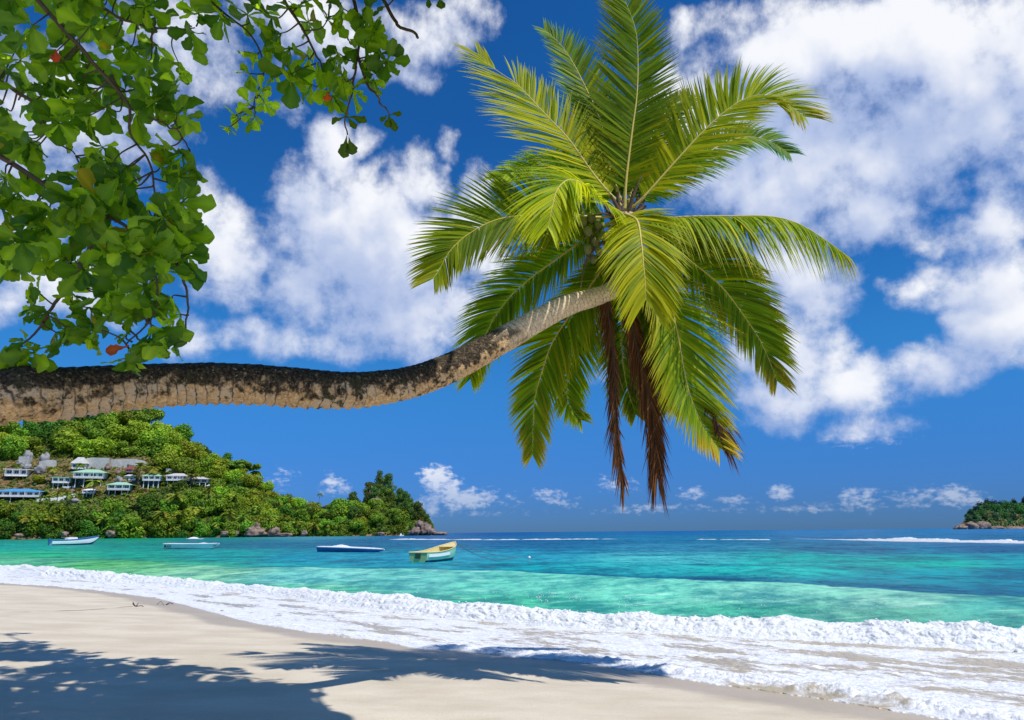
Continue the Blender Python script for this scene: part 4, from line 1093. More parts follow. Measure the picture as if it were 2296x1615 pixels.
for kd, pl in [('bush', [(20, 1190, 14), (60, 1192, 12), (100, 1194, 11), (175, 1192, 12), (215, 1193, 12), (285, 1194, 11), (340, 1195, 11), (430, 1192, 14), (470, 1194, 12), (515, 1190, 17), (540, 1195, 11), (690, 1184, 20), (665, 1192, 10), (755, 1192, 14), (785, 1194, 10), (815, 1194, 11), (890, 1178, 20), (905, 1188, 18), (915, 1193, 12), (845, 1194, 10), (380, 1195, 9), (730, 1195, 10)]),
               ('gold_bush', [(165, 1112, 8), (330, 1096, 10), (355, 1080, 8), (460, 1090, 10), (472, 1108, 9), (478, 1120, 8), (85, 1190, 10), (340, 1040, 8), (310, 1052, 7), (140, 1100, 7), (280, 1090, 8), (262, 1078, 6), (155, 1160, 7)]),
               ('olive_bush', [(100, 1056, 9), (45, 1075, 8), (60, 1092, 9), (30, 1090, 8), (15, 1045, 8), (120, 1100, 10), (235, 1058, 7), (290, 1060, 7), (210, 1100, 10), (185, 1090, 8), (345, 1096, 8), (300, 1100, 9), (70, 1050, 8), (256, 1038, 8), (285, 1034, 8), (205, 1020, 9), (165, 1018, 9), (110, 1022, 9), (88, 1025, 8)] + [(float(a), float(b_), float(c)) for a, b_, c in zip(np.random.default_rng(41).uniform(-10, 330, 70), np.random.default_rng(42).uniform(1036, 1114, 70), np.random.default_rng(43).uniform(4.5, 9.5, 70))])]:
    for (dx_, dy_, rp) in pl:
        pos = hill_at(dx_, min(dy_ + rp * .6, 1201)); r = rp * pos[1] / FPX
        put_tree(kd, pos - np.array([0, 0, .1 * r]), r, LOOK[kd], 'bushes on the headland', 'bush')

# ---- undergrowth that nobody could count
def cover(name, n, place, smin, smax, cols, seed, label, avoid=None, lift=1.5):
    r_ = np.random.default_rng(seed)
    p = place(r_, n)
    if avoid is not None: p = p[avoid(r_, p)]
    n = len(p)
    p = p + np.stack([r_.normal(0, 1, n), r_.normal(0, 1, n), r_.uniform(0, lift, n)], 1)
    nn = np.array([0, -.55, .8]) + r_.normal(0, .55, (n, 3)); nn /= np.linalg.norm(nn, axis=1)[:, None]
    a = np.cross(nn, r_.normal(size=(n, 3))); a /= np.linalg.norm(a, axis=1)[:, None]; b_ = np.cross(nn, a)
    s = r_.uniform(smin, smax, n)[:, None]
    q = np.stack([p - a * s - b_ * s * .6, p + a * s * .2 - b_ * s, p + a * s + b_ * s * .5, p - a * s * .3 + b_ * s], 1)
    t_ = np.clip(.5 + .9 * fbm(p[:, 0] * .06, p[:, 2] * .09, p[:, 1] * .06, o=3) + r_.normal(0, .15, n), 0, 1)[:, None]
    c = np.array(cols[0]) * (1 - t_) + np.array(cols[1]) * t_
    mb = MB(); mb.add(q.reshape(-1, 3), np.arange(n * 4).reshape(n, 4), col=np.repeat(c, 4, 0))
    return tag(mb.obj(name, M['under_leaf'], smooth=False), label, kind='stuff')


def soil_free(r_, p):
    px = proj(p)
    soil = (px[:, 0] > -40) & (px[:, 0] < 335) & (px[:, 1] > 1026) & (px[:, 1] < 1112)
    return ~soil | (r_.random(len(p)) < .16)


cover('undergrowth', 80000, lambda r_, n: hill(r_.uniform(-420, 968, n), r_.uniform(0.012, 1.25, n) ** .85), 0.6, 1.5, ((.032, .078, .010), (.17, .26, .018)), 4, 'dense green undergrowth covering the headland slope', soil_free, 2.6)

# ---- boulders
def boulder(pos, rx, ry, rz, seed, label, group, mat='rock', flat=.9):
    r_ = np.random.default_rng(seed)
    th, fi = np.meshgrid(np.linspace(0, np.pi, 18), np.linspace(0, 2 * np.pi, 26, endpoint=False), indexing='ij')
    d = np.stack([np.sin(th) * np.cos(fi), np.sin(th) * np.sin(fi), np.cos(th)], -1)
    q = np.sign(d) * np.abs(d) ** flat
    k = .92 + .80 * fbm(d[..., 0] * 1.3 + seed * 3.7, d[..., 1] * 1.3, d[..., 2] * 1.3, o=4)
    k = k + .10 * np.abs(fbm(d[..., 0] * 4 + seed, d[..., 1] * 4, d[..., 2] * 2.2, o=3)); A = q * k[..., None] * np.array([rx, ry, rz])
    mb = MB(); mb.grid(A, wrap=True)
    o = mb.obj('boulder', M[mat]); o.location = Vector(pos)
    return tag(o, label, 'boulder', group)


def bl(x0, x1, y0, y1, label, mat='rock', group='granite boulders on the headland', seed=None):
    cx, by = (x0 + x1) / 2, y1
    pos = hill_at(cx, min(by, 1203)); k = pos[1] / FPX
    boulder(pos + np.array([0, 0, .40 * (y1 - y0) * k]), (x1 - x0) / 2 * k, (x1 - x0) / 2 * k * .8, (y1 - y0) / 2 * k * 1.15, seed or int(x0 + y0), label, group, mat, .8)


bl(25, 44, 1012, 1042, 'tall rounded grey boulder on the slope, left of the grey concrete wall', 'grey_rock')
bl(64, 82, 1016, 1044, 'upright split grey boulder right of the left concrete wall', 'grey_rock')
bl(57, 77, 1042, 1062, 'squared grey boulder above the light green tree and left house', 'grey_rock')
bl(28, 46, 1040, 1053, 'flat grey boulder just above the white house at the left edge', 'grey_rock')
bl(12, 27, 1030, 1044, 'small grey boulder at the left edge of the slope', 'grey_rock')
bl(217, 229, 1040, 1054, 'small dark boulder below the retaining wall', 'rock')
bl(243, 256, 1052, 1064, 'round dark boulder left of the red roofed hut', 'rock')
bl(242, 259, 1068, 1082, 'pale rounded boulder above the teal house', 'grey_rock')
bl(146, 160, 1043, 1056, 'small pale boulder above the big green roofed villa', 'grey_rock')
bl(150, 168, 1118, 1130, 'grey boulder at the end of the scalloped white wall', 'grey_rock')
SG = 'granite boulders along the shore'
for i, (x0, x1, y0, y1, lb) in enumerate([(141, 160, 1192, 1204, 'low pinkish boulder at the waterline behind the blue and white boat'), (243, 266, 1189, 1206, 'large squared pinkish boulder alone at the waterline'), (40, 60, 1196, 1204, 'low reddish rock at the waterline far left'),
                                       (497, 519, 1191, 1203, 'brown rounded boulder beside the rock slab, left one'), (525, 540, 1190, 1202, 'small brown boulder just left of the ribbed rock slab'), (548, 606, 1184, 1204, 'long ribbed pink granite slab sloping into the water'), (566, 588, 1175, 1196, 'dark boulder on top of the ribbed granite slab'), (600, 632, 1182, 1203, 'pale pink boulder at the right end of the granite slab'), (612, 662, 1195, 1204, 'low tapering rock running into the water'),
                                       (676, 692, 1190, 1202, 'brown rock under the bright green bush'), (846, 864, 1193, 1203, 'small pinkish rock left of the white sailing boat'), (914, 926, 1190, 1200, 'small rock left of the headland tip rocks'), (922, 944, 1183, 1200, 'rounded boulder in the headland tip pile'), (938, 968, 1174, 1200, 'largest dark boulder at the headland tip'), (956, 980, 1187, 1200, 'low boulder at the outer headland tip'), (974, 1004, 1193, 1201, 'flat outermost rock awash beyond the headland tip'), (928, 948, 1168, 1186, 'dark boulder high on the headland tip pile')]):
    cx = (x0 + x1) / 2
    if cx < 905:
        pos = hill(cx, .0)
    else:
        pos = np.array(P(cx, 1200, 596.)); pos[2] = 0
        if y0 < 1176: pos[2] = 4; pos[1] += 6
    k = pos[1] / FPX
    zc = P(cx, (y0 + y1) / 2, pos[1])[2]
    boulder((pos[0], pos[1] - 3, max(zc, .5)), (x1 - x0) * .43 * k, (x1 - x0) * .34 * k, (y1 - y0) * .50 * k, 50 + i, lb, SG, 'rock', .8)
for i, (x0, x1, y0, y1, lb) in enumerate([(825, 846, 1090, 1120, 'dark rock tower under the feathery trees on the headland top'), (828, 852, 1117, 1132, 'pale ledge of rock below the dark rock tower'), (893, 908, 1122, 1142, 'reddish rock face on the headland near the tip')]):
    bl(x0, x1, y0, y1, lb, 'rock', seed=90 + i)

# ---- houses on the slope
def house(x0, x1, y_top, y_eave, y_floor, y_base, label, roof='green_roof', wall='mint_wall', posts=True, nwin=3, rail=True, depth=.7, flatroof=False):
    cx = (x0 + x1) / 2
    pos = hill_at(cx, y_base)
    k = pos[1] / FPX
    w = (x1 - x0) * k; d = w * depth
    zf = P(cx, y_floor, pos[1])[2] - pos[2]; ze = P(cx, y_eave, pos[1])[2] - pos[2]; zt = P(cx, y_top, pos[1])[2] - pos[2]
    root = empty('house', (pos[0], pos[1] + d * .3, pos[2]), label, 'house', 'houses on the hillside', rz=-math.atan2(pos[0], pos[1]) * .6)
    ww = w * .80
    mb = MB(); mb.box((0, 0, (zf + ze) / 2), (ww, d * .8, ze - zf)); mb.obj('wall', M[wall], root, False)
    mb = MB(); ew, ed, th = w / 2, d * .56, .25
    if flatroof: rv = [(-ew, -ed, ze), (ew, -ed, ze), (ew, ed, ze + .3), (-ew, ed, ze + .3), (-ew, -ed, ze + th * 2), (ew, -ed, ze + th * 2), (ew, ed, zt), (-ew, ed, zt)]
    else: rv = [(-ew, -ed, ze), (ew, -ed, ze), (ew, ed, ze), (-ew, ed, ze), (-ew * .35, -ed * .12, zt), (ew * .35, -ed * .12, zt), (ew * .35, ed * .12, zt), (-ew * .35, ed * .12, zt)]
    mb.add(rv, [[0, 3, 2, 1], [4, 5, 6, 7], [0, 1, 5, 4], [1, 2, 6, 5], [2, 3, 7, 6], [3, 0, 4, 7]]); mb.obj('roof', M[roof], root, False)
    if rail:
        mb = MB(); mb.box((0, -d * .52, zf - .25), (ww * .98, d * .26, .4)); bo = mb.obj('balcony', M['white_paint'], root, False)
        mb = MB(); h_ = (ze - zf) * .30
        mb.box((0, -d * .64, zf + h_), (ww * .98, .14, .16)); mb.box((0, -d * .64, zf + h_ * .5), (ww * .98, .06, h_ * .55))
        for i in range(9): mb.box((-ww * .48 + i * ww * .96 / 8, -d * .64, zf + h_ * .5), (.2, .2, h_ - .05))
        mb.obj('railing', M['white_paint'], bo, False)
        for i in range(4):
            mb = MB(); mb.box((-ww * .48 + i * ww * .96 / 3, -d * .62, (zf + ze) / 2), (.32, .32, ze - zf)); mb.obj('post', M['white_paint'], root, False)
    for i in range(nwin):
        xw = -ww / 2 + ww * (i + .5) / nwin; hw = ww / nwin * .34; zc, hh_ = zf + (ze - zf) * .56, (ze - zf) * .30
        fr = MB()
        for (bx, bz, sx_, sz_) in ((0, hh_, 2 * hw + .3, .18), (0, -hh_, 2 * hw + .3, .18), (-hw, 0, .18, 2 * hh_ - .2), (hw, 0, .18, 2 * hh_ - .2), (0, 0, .12, 2 * hh_ - .2)): fr.box((xw + bx, -d * .4 - .05, zc + bz), (sx_, .14, sz_))
        fo_ = fr.obj('window', M['white_paint'], root, False)
        mb = MB(); mb.box((xw, -d * .4 - .01, zc), (2 * hw - .1, .06, 2 * hh_ - .1)); mb.obj('pane', M['glass'], fo_, False)
    if posts and zf > 1.2:
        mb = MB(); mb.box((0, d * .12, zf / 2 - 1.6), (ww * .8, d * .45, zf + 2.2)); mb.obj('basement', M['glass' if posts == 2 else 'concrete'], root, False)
        for i in range(4):
            mb = MB(); mb.box((-ww * .42 + i * ww * .84 / 3, -d * .5, zf / 2 - 1.3), (.6, .6, zf + 2.0)); mb.obj('column', M['white_paint'], root, False)
    return root


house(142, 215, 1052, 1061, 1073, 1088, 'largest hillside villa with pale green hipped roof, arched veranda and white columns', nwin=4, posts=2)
house(97, 139, 1069, 1072, 1083, 1092, 'mint villa with flat eaves and white balcony, lower left of the largest villa', wall='mint_wall', flatroof=True)
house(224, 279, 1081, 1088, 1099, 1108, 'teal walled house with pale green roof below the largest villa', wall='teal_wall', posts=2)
house(-14, 37, 1050, 1054, 1068, 1074, 'white house with two dark windows cut by the left edge', roof='white_paint', wall='white_paint', posts=False, nwin=3, rail=True, flatroof=True)
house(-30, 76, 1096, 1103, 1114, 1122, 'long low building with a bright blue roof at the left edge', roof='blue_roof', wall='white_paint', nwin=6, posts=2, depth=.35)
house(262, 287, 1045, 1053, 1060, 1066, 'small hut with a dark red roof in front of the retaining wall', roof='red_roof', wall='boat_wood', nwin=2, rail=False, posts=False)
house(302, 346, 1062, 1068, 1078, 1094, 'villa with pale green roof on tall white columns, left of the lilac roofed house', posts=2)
house(355, 408, 1061, 1068, 1078, 1086, 'house with lilac grey hipped roof and white balcony', roof='lilac_roof', wall='white_paint', nwin=4)
house(401, 455, 1069, 1075, 1083, 1088, 'low house with pale lilac roof, rightmost of the hillside houses', roof='lilac_roof', wall='white_paint', nwin=3, rail=False)
house(263, 284, 1064, 1068, 1072, 1077, 'small pinkish hut just below the red roofed hut', roof='lilac_roof', wall='mint_wall', nwin=2, rail=False, posts=False)
house(170, 200, 1096, 1100, 1106, 1112, 'low white pavilion below the largest villa, above the scalloped wall', roof='white_paint', wall='white_paint', nwin=3, posts=2)
house(452, 470, 1086, 1090, 1095, 1100, 'tiny white hut at the right end of the row of houses', roof='white_paint', wall='white_paint', nwin=2, rail=False, posts=False)
house(136, 170, 1025, 1040, 1052, 1058, 'grey house with steep pale roof above the largest villa', roof='concrete', wall='white_paint', nwin=2, rail=False, posts=False)


def wall_strip(pl, name, label, mat, thick=1.0, scallop=0.0, group=None):
    """a wall following the slope between points of the photograph: (x, y top, y bottom)"""
    a = np.array(pl, float); n = 60
    xs_ = np.linspace(a[0, 0], a[-1, 0], n)
    tp = np.interp(xs_, a[:, 0], a[:, 1]); bt = np.interp(xs_, a[:, 0], a[:, 2])
    if scallop: tp = tp - scallop * np.abs(np.sin((xs_ - xs_[0]) * .34))
    b3 = np.array([hill_at(x, y) for x, y in zip(xs_, bt)])
    b3[:, 1] = np.convolve(np.pad(b3[:, 1], 10, 'edge'), np.ones(21) / 21, 'valid')
    q = P(xs_, bt, b3[:, 1]); tq = P(xs_, tp, b3[:, 1])
    q[:, 2] -= 2.5
    o2 = np.array([0, thick, 0])
    mb = MB(); mb.grid(np.stack([q, tq, tq + o2, q + o2], 1), wrap=True)
    return tag(mb.obj(name, M[mat], smooth=False), label, 'wall', group)


wall_strip([(186, 1030, 1052), (205, 1026, 1052), (245, 1027, 1053)], 'retaining_wall', 'long streaked grey retaining wall above the largest villa', 'concrete')
wall_strip([(248, 1030, 1049), (300, 1029, 1050), (326, 1034, 1050)], 'retaining_wall', 'grey retaining wall behind the red roofed hut', 'concrete')
wall_strip([(42, 1024, 1046), (66, 1023, 1046)], 'retaining_wall', 'short grey retaining wall between two tall boulders', 'concrete')
wall_strip([(88, 1035, 1052), (105, 1031, 1052), (126, 1032, 1050)], 'retaining_wall', 'grey retaining wall left of the grey steep roofed house', 'concrete')
wall_strip([(372, 1050, 1064), (385, 1052, 1064), (430, 1062, 1072)], 'retaining_wall', 'pale stepped retaining wall behind the lilac roofed houses', 'concrete')
wall_strip([(82, 1121, 1127), (130, 1117, 1125), (168, 1108, 1114)], 'garden_wall', 'white scalloped garden wall right of the blue roofed building', 'white_paint', .6, 2.0)
wall_strip([(268, 1076, 1080), (304, 1074, 1079)], 'garden_wall', 'short white scalloped wall left of the columned villa', 'white_paint', .6, 1.5)
wall_strip([(140, 1092, 1096), (168, 1091, 1095)], 'garden_wall', 'low white wall between the mint villa and the largest villa', 'white_paint', .6, 1.2)

# ================================================================ THE SMALL ISLAND
isl_sky = [(2138, 1184), (2160, 1172), (2180, 1140), (2200, 1126), (2225, 1118), (2260, 1122), (2296, 1118), (2380, 1104), (2460, 1118), (2560, 1180)]
YI = 1300.


def isle(u, v):
    u = np.asarray(u, float); v = np.asarray(v, float)
    D = 90 * sm(2136, 2200, u) * sm(2566, 2480, u)
    top = ip(isl_sky, u) + 12 * sm(2150, 2200, u)
    zr = np.maximum(P(u, np.minimum(top, 1186), np.full_like(u, YI))[..., 2], .5)
    Yd = YI + D * v
    d = rays(u, np.full_like(u, 1190.0)); x = d[..., 0] / d[..., 1] * Yd
    z = zr * np.sin(np.clip(v, 0, 1) * np.pi * .5) ** .8 * (1 - np.clip(v - 1, 0, 1)) - 1.0 * (v < .01)
    return np.stack([x, Yd, z], -1)


uu, vv = np.meshgrid(np.linspace(2136, 2566, 120), np.linspace(0, 2, 30), indexing='ij')
mb = MB(); mb.grid(isle(uu, vv)); tag(mb.obj('island', M['soil']), 'small rocky island on the horizon', kind='structure')
cover('undergrowth', 8000, lambda r_, n: isle(r_.uniform(2170, 2550, n), r_.uniform(.03, 1.3, n)), 1.1, 2.2, ((.012, .07, .028), (.05, .20, .04)), 8, 'dark green growth covering the small island', None, 5.0)
for nm, seed, cols in [('isle_dark', 31, ((.012, .04, .028), (.03, .075, .04))), ('isle_green', 32, ((.02, .13, .03), (.07, .28, .04)))]:
    me = crown_mesh(nm, seed, 'round', 1000, cols); me.materials.append(M['far_leaf']); KIND[nm] = (me, KIND['mid_a'][1])
LOOK['isle_dark'] = 'dark bluish green tree'; LOOK['isle_green'] = 'rich green round tree'
for (dx_, v, rp, kd) in [(2176, .25, 9, 'isle_dark'), (2186, .5, 11, 'isle_dark'), (2196, .7, 11, 'isle_dark'), (2208, .9, 11, 'isle_dark'), (2222, 1., 12, 'isle_dark'), (2238, 1., 11, 'isle_dark'), (2252, 1., 10, 'isle_dark'), (2270, 1., 12, 'isle_green'), (2288, 1., 12, 'isle_dark'), (2206, .4, 10, 'isle_green'), (2226, .6, 12, 'isle_green'), (2244, .5, 12, 'isle_green'), (2262, .7, 12, 'isle_green'), (2282, .6, 13, 'isle_green'), (2215, .2, 9, 'isle_dark'), (2238, .2, 10, 'isle_dark'), (2258, .28, 10, 'isle_green'), (2278, .2, 10, 'isle_dark'), (2300, .4, 14, 'isle_green'), (2192, .25, 8, 'isle_dark'), (2310, .9, 14, 'isle_dark')]:
    pos = isle(float(dx_), v); r = rp * pos[1] / FPX
    put_tree(kd, pos - np.array([0, 0, r * .5]), r, LOOK[kd], 'trees on the small island', squash=.95)
for i, (x0, x1, y0, y1, lb) in enumerate([(2140, 2172, 1178, 1187, 'low dark rock tapering into the sea at the island tip'), (2166, 2196, 1172, 1187, 'brown sloping rock at the island shore'), (2186, 2216, 1171, 1188, 'pale brown rock slab at the island shore'), (2214, 2250, 1180, 1188, 'low grey rock under the island trees'), (2250, 2300, 1181, 1188, 'grey shore rock at the right edge of the picture')]):
    cx = (x0 + x1) / 2; k = (YI - 8) / FPX; c = P(cx, (y0 + y1) / 2, YI - 8)
    boulder((c[0], c[1], max(c[2] - 1, .5)), (x1 - x0) / 2 * k, 8, (y1 - y0) / 2 * k * 1.25, 120 + i, lb, 'rocks of the small island', 'rock', .9)

# ---- labels that single the trees out: look, nearest landmark, then order from the left
marks = [(184, 1065, 'the largest villa'), (118, 1080, 'the mint villa'), (250, 1095, 'the teal house'), (324, 1078, 'the columned villa'), (382, 1073, 'the lilac house'), (428, 1080, 'the rightmost house'), (40, 1112, 'the blue building'), (216, 1038, 'the retaining wall'), (290, 1040, 'the red roofed hut'), (45, 1030, 'the tall grey boulders'), (255, 1198, 'the squared boulder'), (168, 1212, 'the fishing boat'), (426, 1226, 'the white boat'), (590, 1196, 'the granite slab'), (530, 1040, 'the umbrella tree'), (838, 1105, 'the dark rock tower'), (955, 1185, 'the tip rocks'), (790, 1230, 'the low blue boat'), (250, 900, 'the leaning trunk'), (712, 1108, 'the skyline palm'), (898, 1195, 'the white sailing boat')]
imarks = [(2156, 1183, 'the island tip rock'), (2200, 1180, 'the pale island slab'), (2275, 1185, 'the right island shore rock'), (2225, 1118, 'the island top')]


def rel(x, y, ms):
    a, b_, w = min(ms, key=lambda q: (q[0] - x) ** 2 + (q[1] - y) ** 2 * 1.3)
    dx_, dy_ = x - a, y - b_
    if abs(dx_) < 12 and abs(dy_) < 12: return 'beside ' + w
    if abs(dy_) > abs(dx_) * 1.2: return ('above ' if dy_ < 0 else 'below ') + w
    s_ = 'left of ' if dx_ < 0 else 'right of '
    if abs(dy_) > abs(dx_) * .5: return ('up and ' if dy_ < 0 else 'down and ') + s_ + w
    return s_ + w


byl = {}
for q in placed:
    lab = q[1] + ' ' + rel(q[2], q[3], imarks if q[4] == 'trees on the small island' else marks)
    byl.setdefault(lab, []).append(q)
ORD = ['first', 'second', 'third', 'fourth', 'fifth', 'sixth', 'seventh', 'eighth', 'ninth', 'tenth', 'eleventh', 'twelfth', 'thirteenth', 'fourteenth', 'fifteenth']
for lab, qs in byl.items():
    qs.sort(key=lambda q: q[2])
    for i, q in enumerate(qs):
        if len(qs) == 1: q[0]['label'] = lab
        elif len(qs) == 2: q[0]['label'] = lab + (', the left one' if i == 0 else ', the right one')
        else: q[0]['label'] = lab + ', ' + ORD[min(i, 14)] + ' from the left'


# ================================================================ BOATS
def hull_sections(Lh, beam, stern_h, bow_h, n=26, draft=.25, stern_w=.8, fine=1.6, keel_rise=1.0):
    """stations from transom (x=0) to stem (x=L): half breadth, sheer height, keel height"""
    s = np.linspace(0, 1, n)
    half = beam / 2 * np.where(s < .45, stern_w + (1 - stern_w) * np.sin(np.clip(s / .45, 0, 1) * np.pi / 2), np.cos(np.clip((s - .45) / .55, 0, 1) ** fine * np.pi / 2))
    half = np.maximum(half, .02)
    sheer = stern_h + (bow_h - stern_h) * s ** 2.2 - .04 * np.sin(np.pi * s)
    keel = -draft + keel_rise * (draft + bow_h * .75) * np.clip((s - .72) / .28, 0, 1) ** 2.4
    return s, half, sheer, keel


def boat(name, label, cat, pos, heading, Lh, beam, sh, bh, mats, band=None, draft=.25, stern_w=.82, transom=None, group='boats moored in the bay', deck=None):
    root = empty(name, pos, label, cat, group, rz=heading)
    s, half, sheer, keel = hull_sections(Lh, beam, sh, bh, draft=draft, stern_w=stern_w)
    m = 9
    q = np.linspace(0, 1, m)
    prof_y = np.sin(q * np.pi / 2) ** .5
    def shell(inset, z0=None):
        A = []
        for i in range(len(s)):
            h_ = max(half[i] - inset, .01); zb = keel[i] + inset * (1.0 if z0 is None else 1); zt = sheer[i]
            z = zb + (zt - zb) * q ** 1.5
            row = [(s[i] * Lh, h_ * py, zz) for py, zz in zip(prof_y, z)]
            A.append([(a, -b_, c) for a, b_, c in row[::-1]] + row[1:])
        return np.array(A)
    A = shell(0)
    n2 = A.shape[1]
    # hull below and above the painted line are separate coats: parts of the hull
    mid = m - 1; k = 4
    mb = MB(); mb.grid(A[:, mid - k:mid + k + 1]); mb.obj('hull_bottom', M[mats['bottom']], root)
    mb = MB(); mb.grid(A[:, :mid - k + 1]); mb.grid(A[:, mid + k:]); h = mb.obj('hull', M[mats['side']], root)
    B_ = shell(.05); B_[:, :, 2] = np.maximum(B_[:, :, 2], np.minimum(.02 + keel[:, None] * 0 + .12, sheer[:, None]))
    mb = MB(); mb.grid(B_); mb.obj('inner_hull', M[mats['inside']], root)
    mb = MB(); tv = A[0]; mb.add(np.concatenate([tv, [[0, 0, sheer[0] * .5]]]), t=[[i, i + 1, n2] for i in range(n2 - 1)] + [[n2 - 1, 0, n2]])
    iv = tv * np.array([1, .96, 1]) + np.array([.05, 0, 0]); mb.add(np.concatenate([iv, [[.05, 0, sheer[0] * .5]]]), t=[[i, i + 1, n2] for i in range(n2 - 1)] + [[n2 - 1, 0, n2]])
    tr = mb.obj('transom', M[mats['transom']], root)
    mb = MB()
    for sg in (0, -1):
        e = A[:, sg]; mb.tube(e + np.array([0, 0, .015]), .045 * Lh / 6, 6)
    mb.tube(np.array([A[0, 0], A[0, -1]]) + np.array([0, 0, .015]), .045 * Lh / 6, 6)
    mb.obj('gunwale', M[mats['rim']], root)
    return root, s, half, sheer, keel, tr


def thwart(root, x, half, z, mat, w=.28):
    mb = MB(); mb.box((x, 0, z), (w, 2 * half - .1, .05)); return mb.obj('thwart', M[mat], root, False)


# the yellow boat: stern to the beach
st = G(937, 1261, 0.0); bw_dir = np.array([2.65, 4.3]); hd = math.atan2(bw_dir[1], bw_dir[0]) + .10
LB = 5.1
root, s, half, sheer, keel, tr = boat('rowing_boat', 'yellow and mint wooden rowing boat with open yellow interior moored off the beach', 'boat', (st[0], st[1], .02), hd, LB, 1.85, .64, 1.30, dict(bottom='boat_navy', side='boat_mint', inside='boat_yellow', transom='boat_green', rim='boat_yellow'), stern_w=.84, draft=.18)
mb = MB(); mb.box((-.02, 0, .40), (.04, .44, .34)); mb.obj('plate', M['dark_paint'], tr, False)
for (x, zz) in ((.55, .42), (1.6, .44), (2.7, .52)): thwart(root, x, np.interp(x / LB, s, half), zz, 'boat_yellow')
for x in (.3, .8, 1.3, 1.9, 2.4):
    for sg in (1, -1):
        hh_ = np.interp(x / LB, s, half); mb = MB(); mb.box((x, sg * (hh_ - .10), .47), (.09, .06, .26)); mb.obj('rib', M['boat_yellow'], root, False)
mb = MB(); i0 = 19
fd = [(s[i] * LB, sg * max(half[i] - .04, .005), sheer[i] - .02) for i in range(i0, 26) for sg in (1, -1)]
mb.grid(np.array(fd).reshape(-1, 2, 3)); mb.obj('foredeck', M['boat_yellow'], root)
mb = MB(); mb.box((2.2, 0, .10), (3.0, 1.0, .04)); mb.obj('floor_board', M['boat_wood'], root, False)
mb = MB(); e = [(s[i] * LB, -half[i] * .985 - .006, keel[i] + (sheer[i] - keel[i]) * .62) for i in range(1, 15)]; f = [(a, b_ * 1.0 - .012, c + .20) for a, b_, c in e]
mb.grid(np.stack([np.array(e), np.array(f)], 1)); mb.obj('white_panel', M['boat_white'], root)

# blue and white boat, far left
p = G(112, 1223, 0.0); p2 = G(226, 1221, 0.0)
hd = math.atan2(p2[1] - p[1] + 3, p2[0] - p[0]); LB = float(np.hypot(*(p2 - p)[:2]))
root, s, half, sheer, keel, tr = boat('fishing_boat', 'long white and blue fishing boat with raised bow and small white cabin cover', 'boat', (p[0], p[1], .0), hd, LB, 2.4, 1.15, 2.0, dict(bottom='boat_navy', side='boat_white', inside='boat_blue', transom='boat_white', rim='boat_blue'), stern_w=.8, draft=.25)
mb = MB(); c = LB * .42
mb.add([(c - 1.3, -.8, 1.0), (c + 1.3, -.8, 1.0), (c + 1.3, .8, 1.0), (c - 1.3, .8, 1.0), (c - .95, -.6, 1.75), (c + .95, -.6, 1.75), (c + .95, .6, 1.75), (c - .95, .6, 1.75)], [[4, 5, 6, 7], [0, 1, 5, 4], [1, 2, 6, 5], [2, 3, 7, 6], [3, 0, 4, 7]]); mb.obj('cabin_cover', M['canvas'], root, False)
mb = MB(); mb.box((-.2, 0, 1.05), (.45, .5, .8)); mb.box((-.3, 0, .4), (.18, .2, 1.0)); mb.obj('outboard_motor', M['boat_blue'], root, False)
mb = MB()
for sg in (1, -1):
    e = np.array([(s[i] * LB, sg * (half[i] + .03), sheer[i] - .17) for i in range(0, 26)]); f = e + np.array([0, .0, .16]); mb.grid(np.stack([e, f], 1))
mb.obj('rubbing_strake', M['boat_blue'], root)

# white boat with painted marks
p = G(374, 1231, 0.0); p2 = G(478, 1232, 0.0); hd = math.atan2(p2[1] - p[1] + 1.0, p2[0] - p[0]); LB = float(np.hypot(*(p2 - p)[:2]))
root, s, half, sheer, keel, tr = boat('dinghy', 'low white open boat with dark painted loops on its side', 'boat', (p[0], p[1], 0), hd, LB, 1.7, .74, .78, dict(bottom='boat_white', side='boat_white', inside='boat_white', transom='boat_white', rim='boat_white'), stern_w=.9, draft=.12)
mb = MB()
for (cx, rx, rz, a0_, a1_) in ((.62, .10, .19, 0, 6.3), (.95, .16, .17, .6, 5.6), (1.42, .20, .17, 0, 6.3), (1.85, .16, .17, -2.4, 2.6), (.42, .05, .2, 1, 5)):
    a = np.linspace(a0_, a1_, 22); xx = cx + rx * np.cos(a); hh_ = np.interp(xx / LB, s, half)
    mb.tube(np.stack([xx, -hh_ * .97 - .02, .42 + rz * np.sin(a)], 1), .032, 5)
mb.obj('painted_mark', M['brown_paint'], root)
mb = MB()
for (cx, rx, rz) in ((LB - .75, .16, .12), (LB - .45, .10, .10)):
    a = np.linspace(.5, 5.5, 18); xx = cx + rx * np.cos(a); hh_ = np.interp(xx / LB, s, half)
    mb.tube(np.stack([xx, -hh_ * .97 - .02, .45 + rz * np.sin(a)], 1), .028, 5)
mb.obj('painted_mark', M['rope'], root)
thwart(root, 2.2, .75, .55, 'boat_white'); thwart(root, 4.3, .7, .6, 'boat_white')
mb = MB(); xs_ = np.linspace(LB * .62, LB * .8, 9)
mb.grid(np.stack([[(x, sg * .5, .80 + .12 * math.sin((x - xs_[0]) / (xs_[-1] - xs_[0]) * math.pi) * (1 - abs(sg) * .8)) for sg in np.linspace(-1, 1, 7)] for x in xs_])); mb.obj('cover', M['canvas'], root)

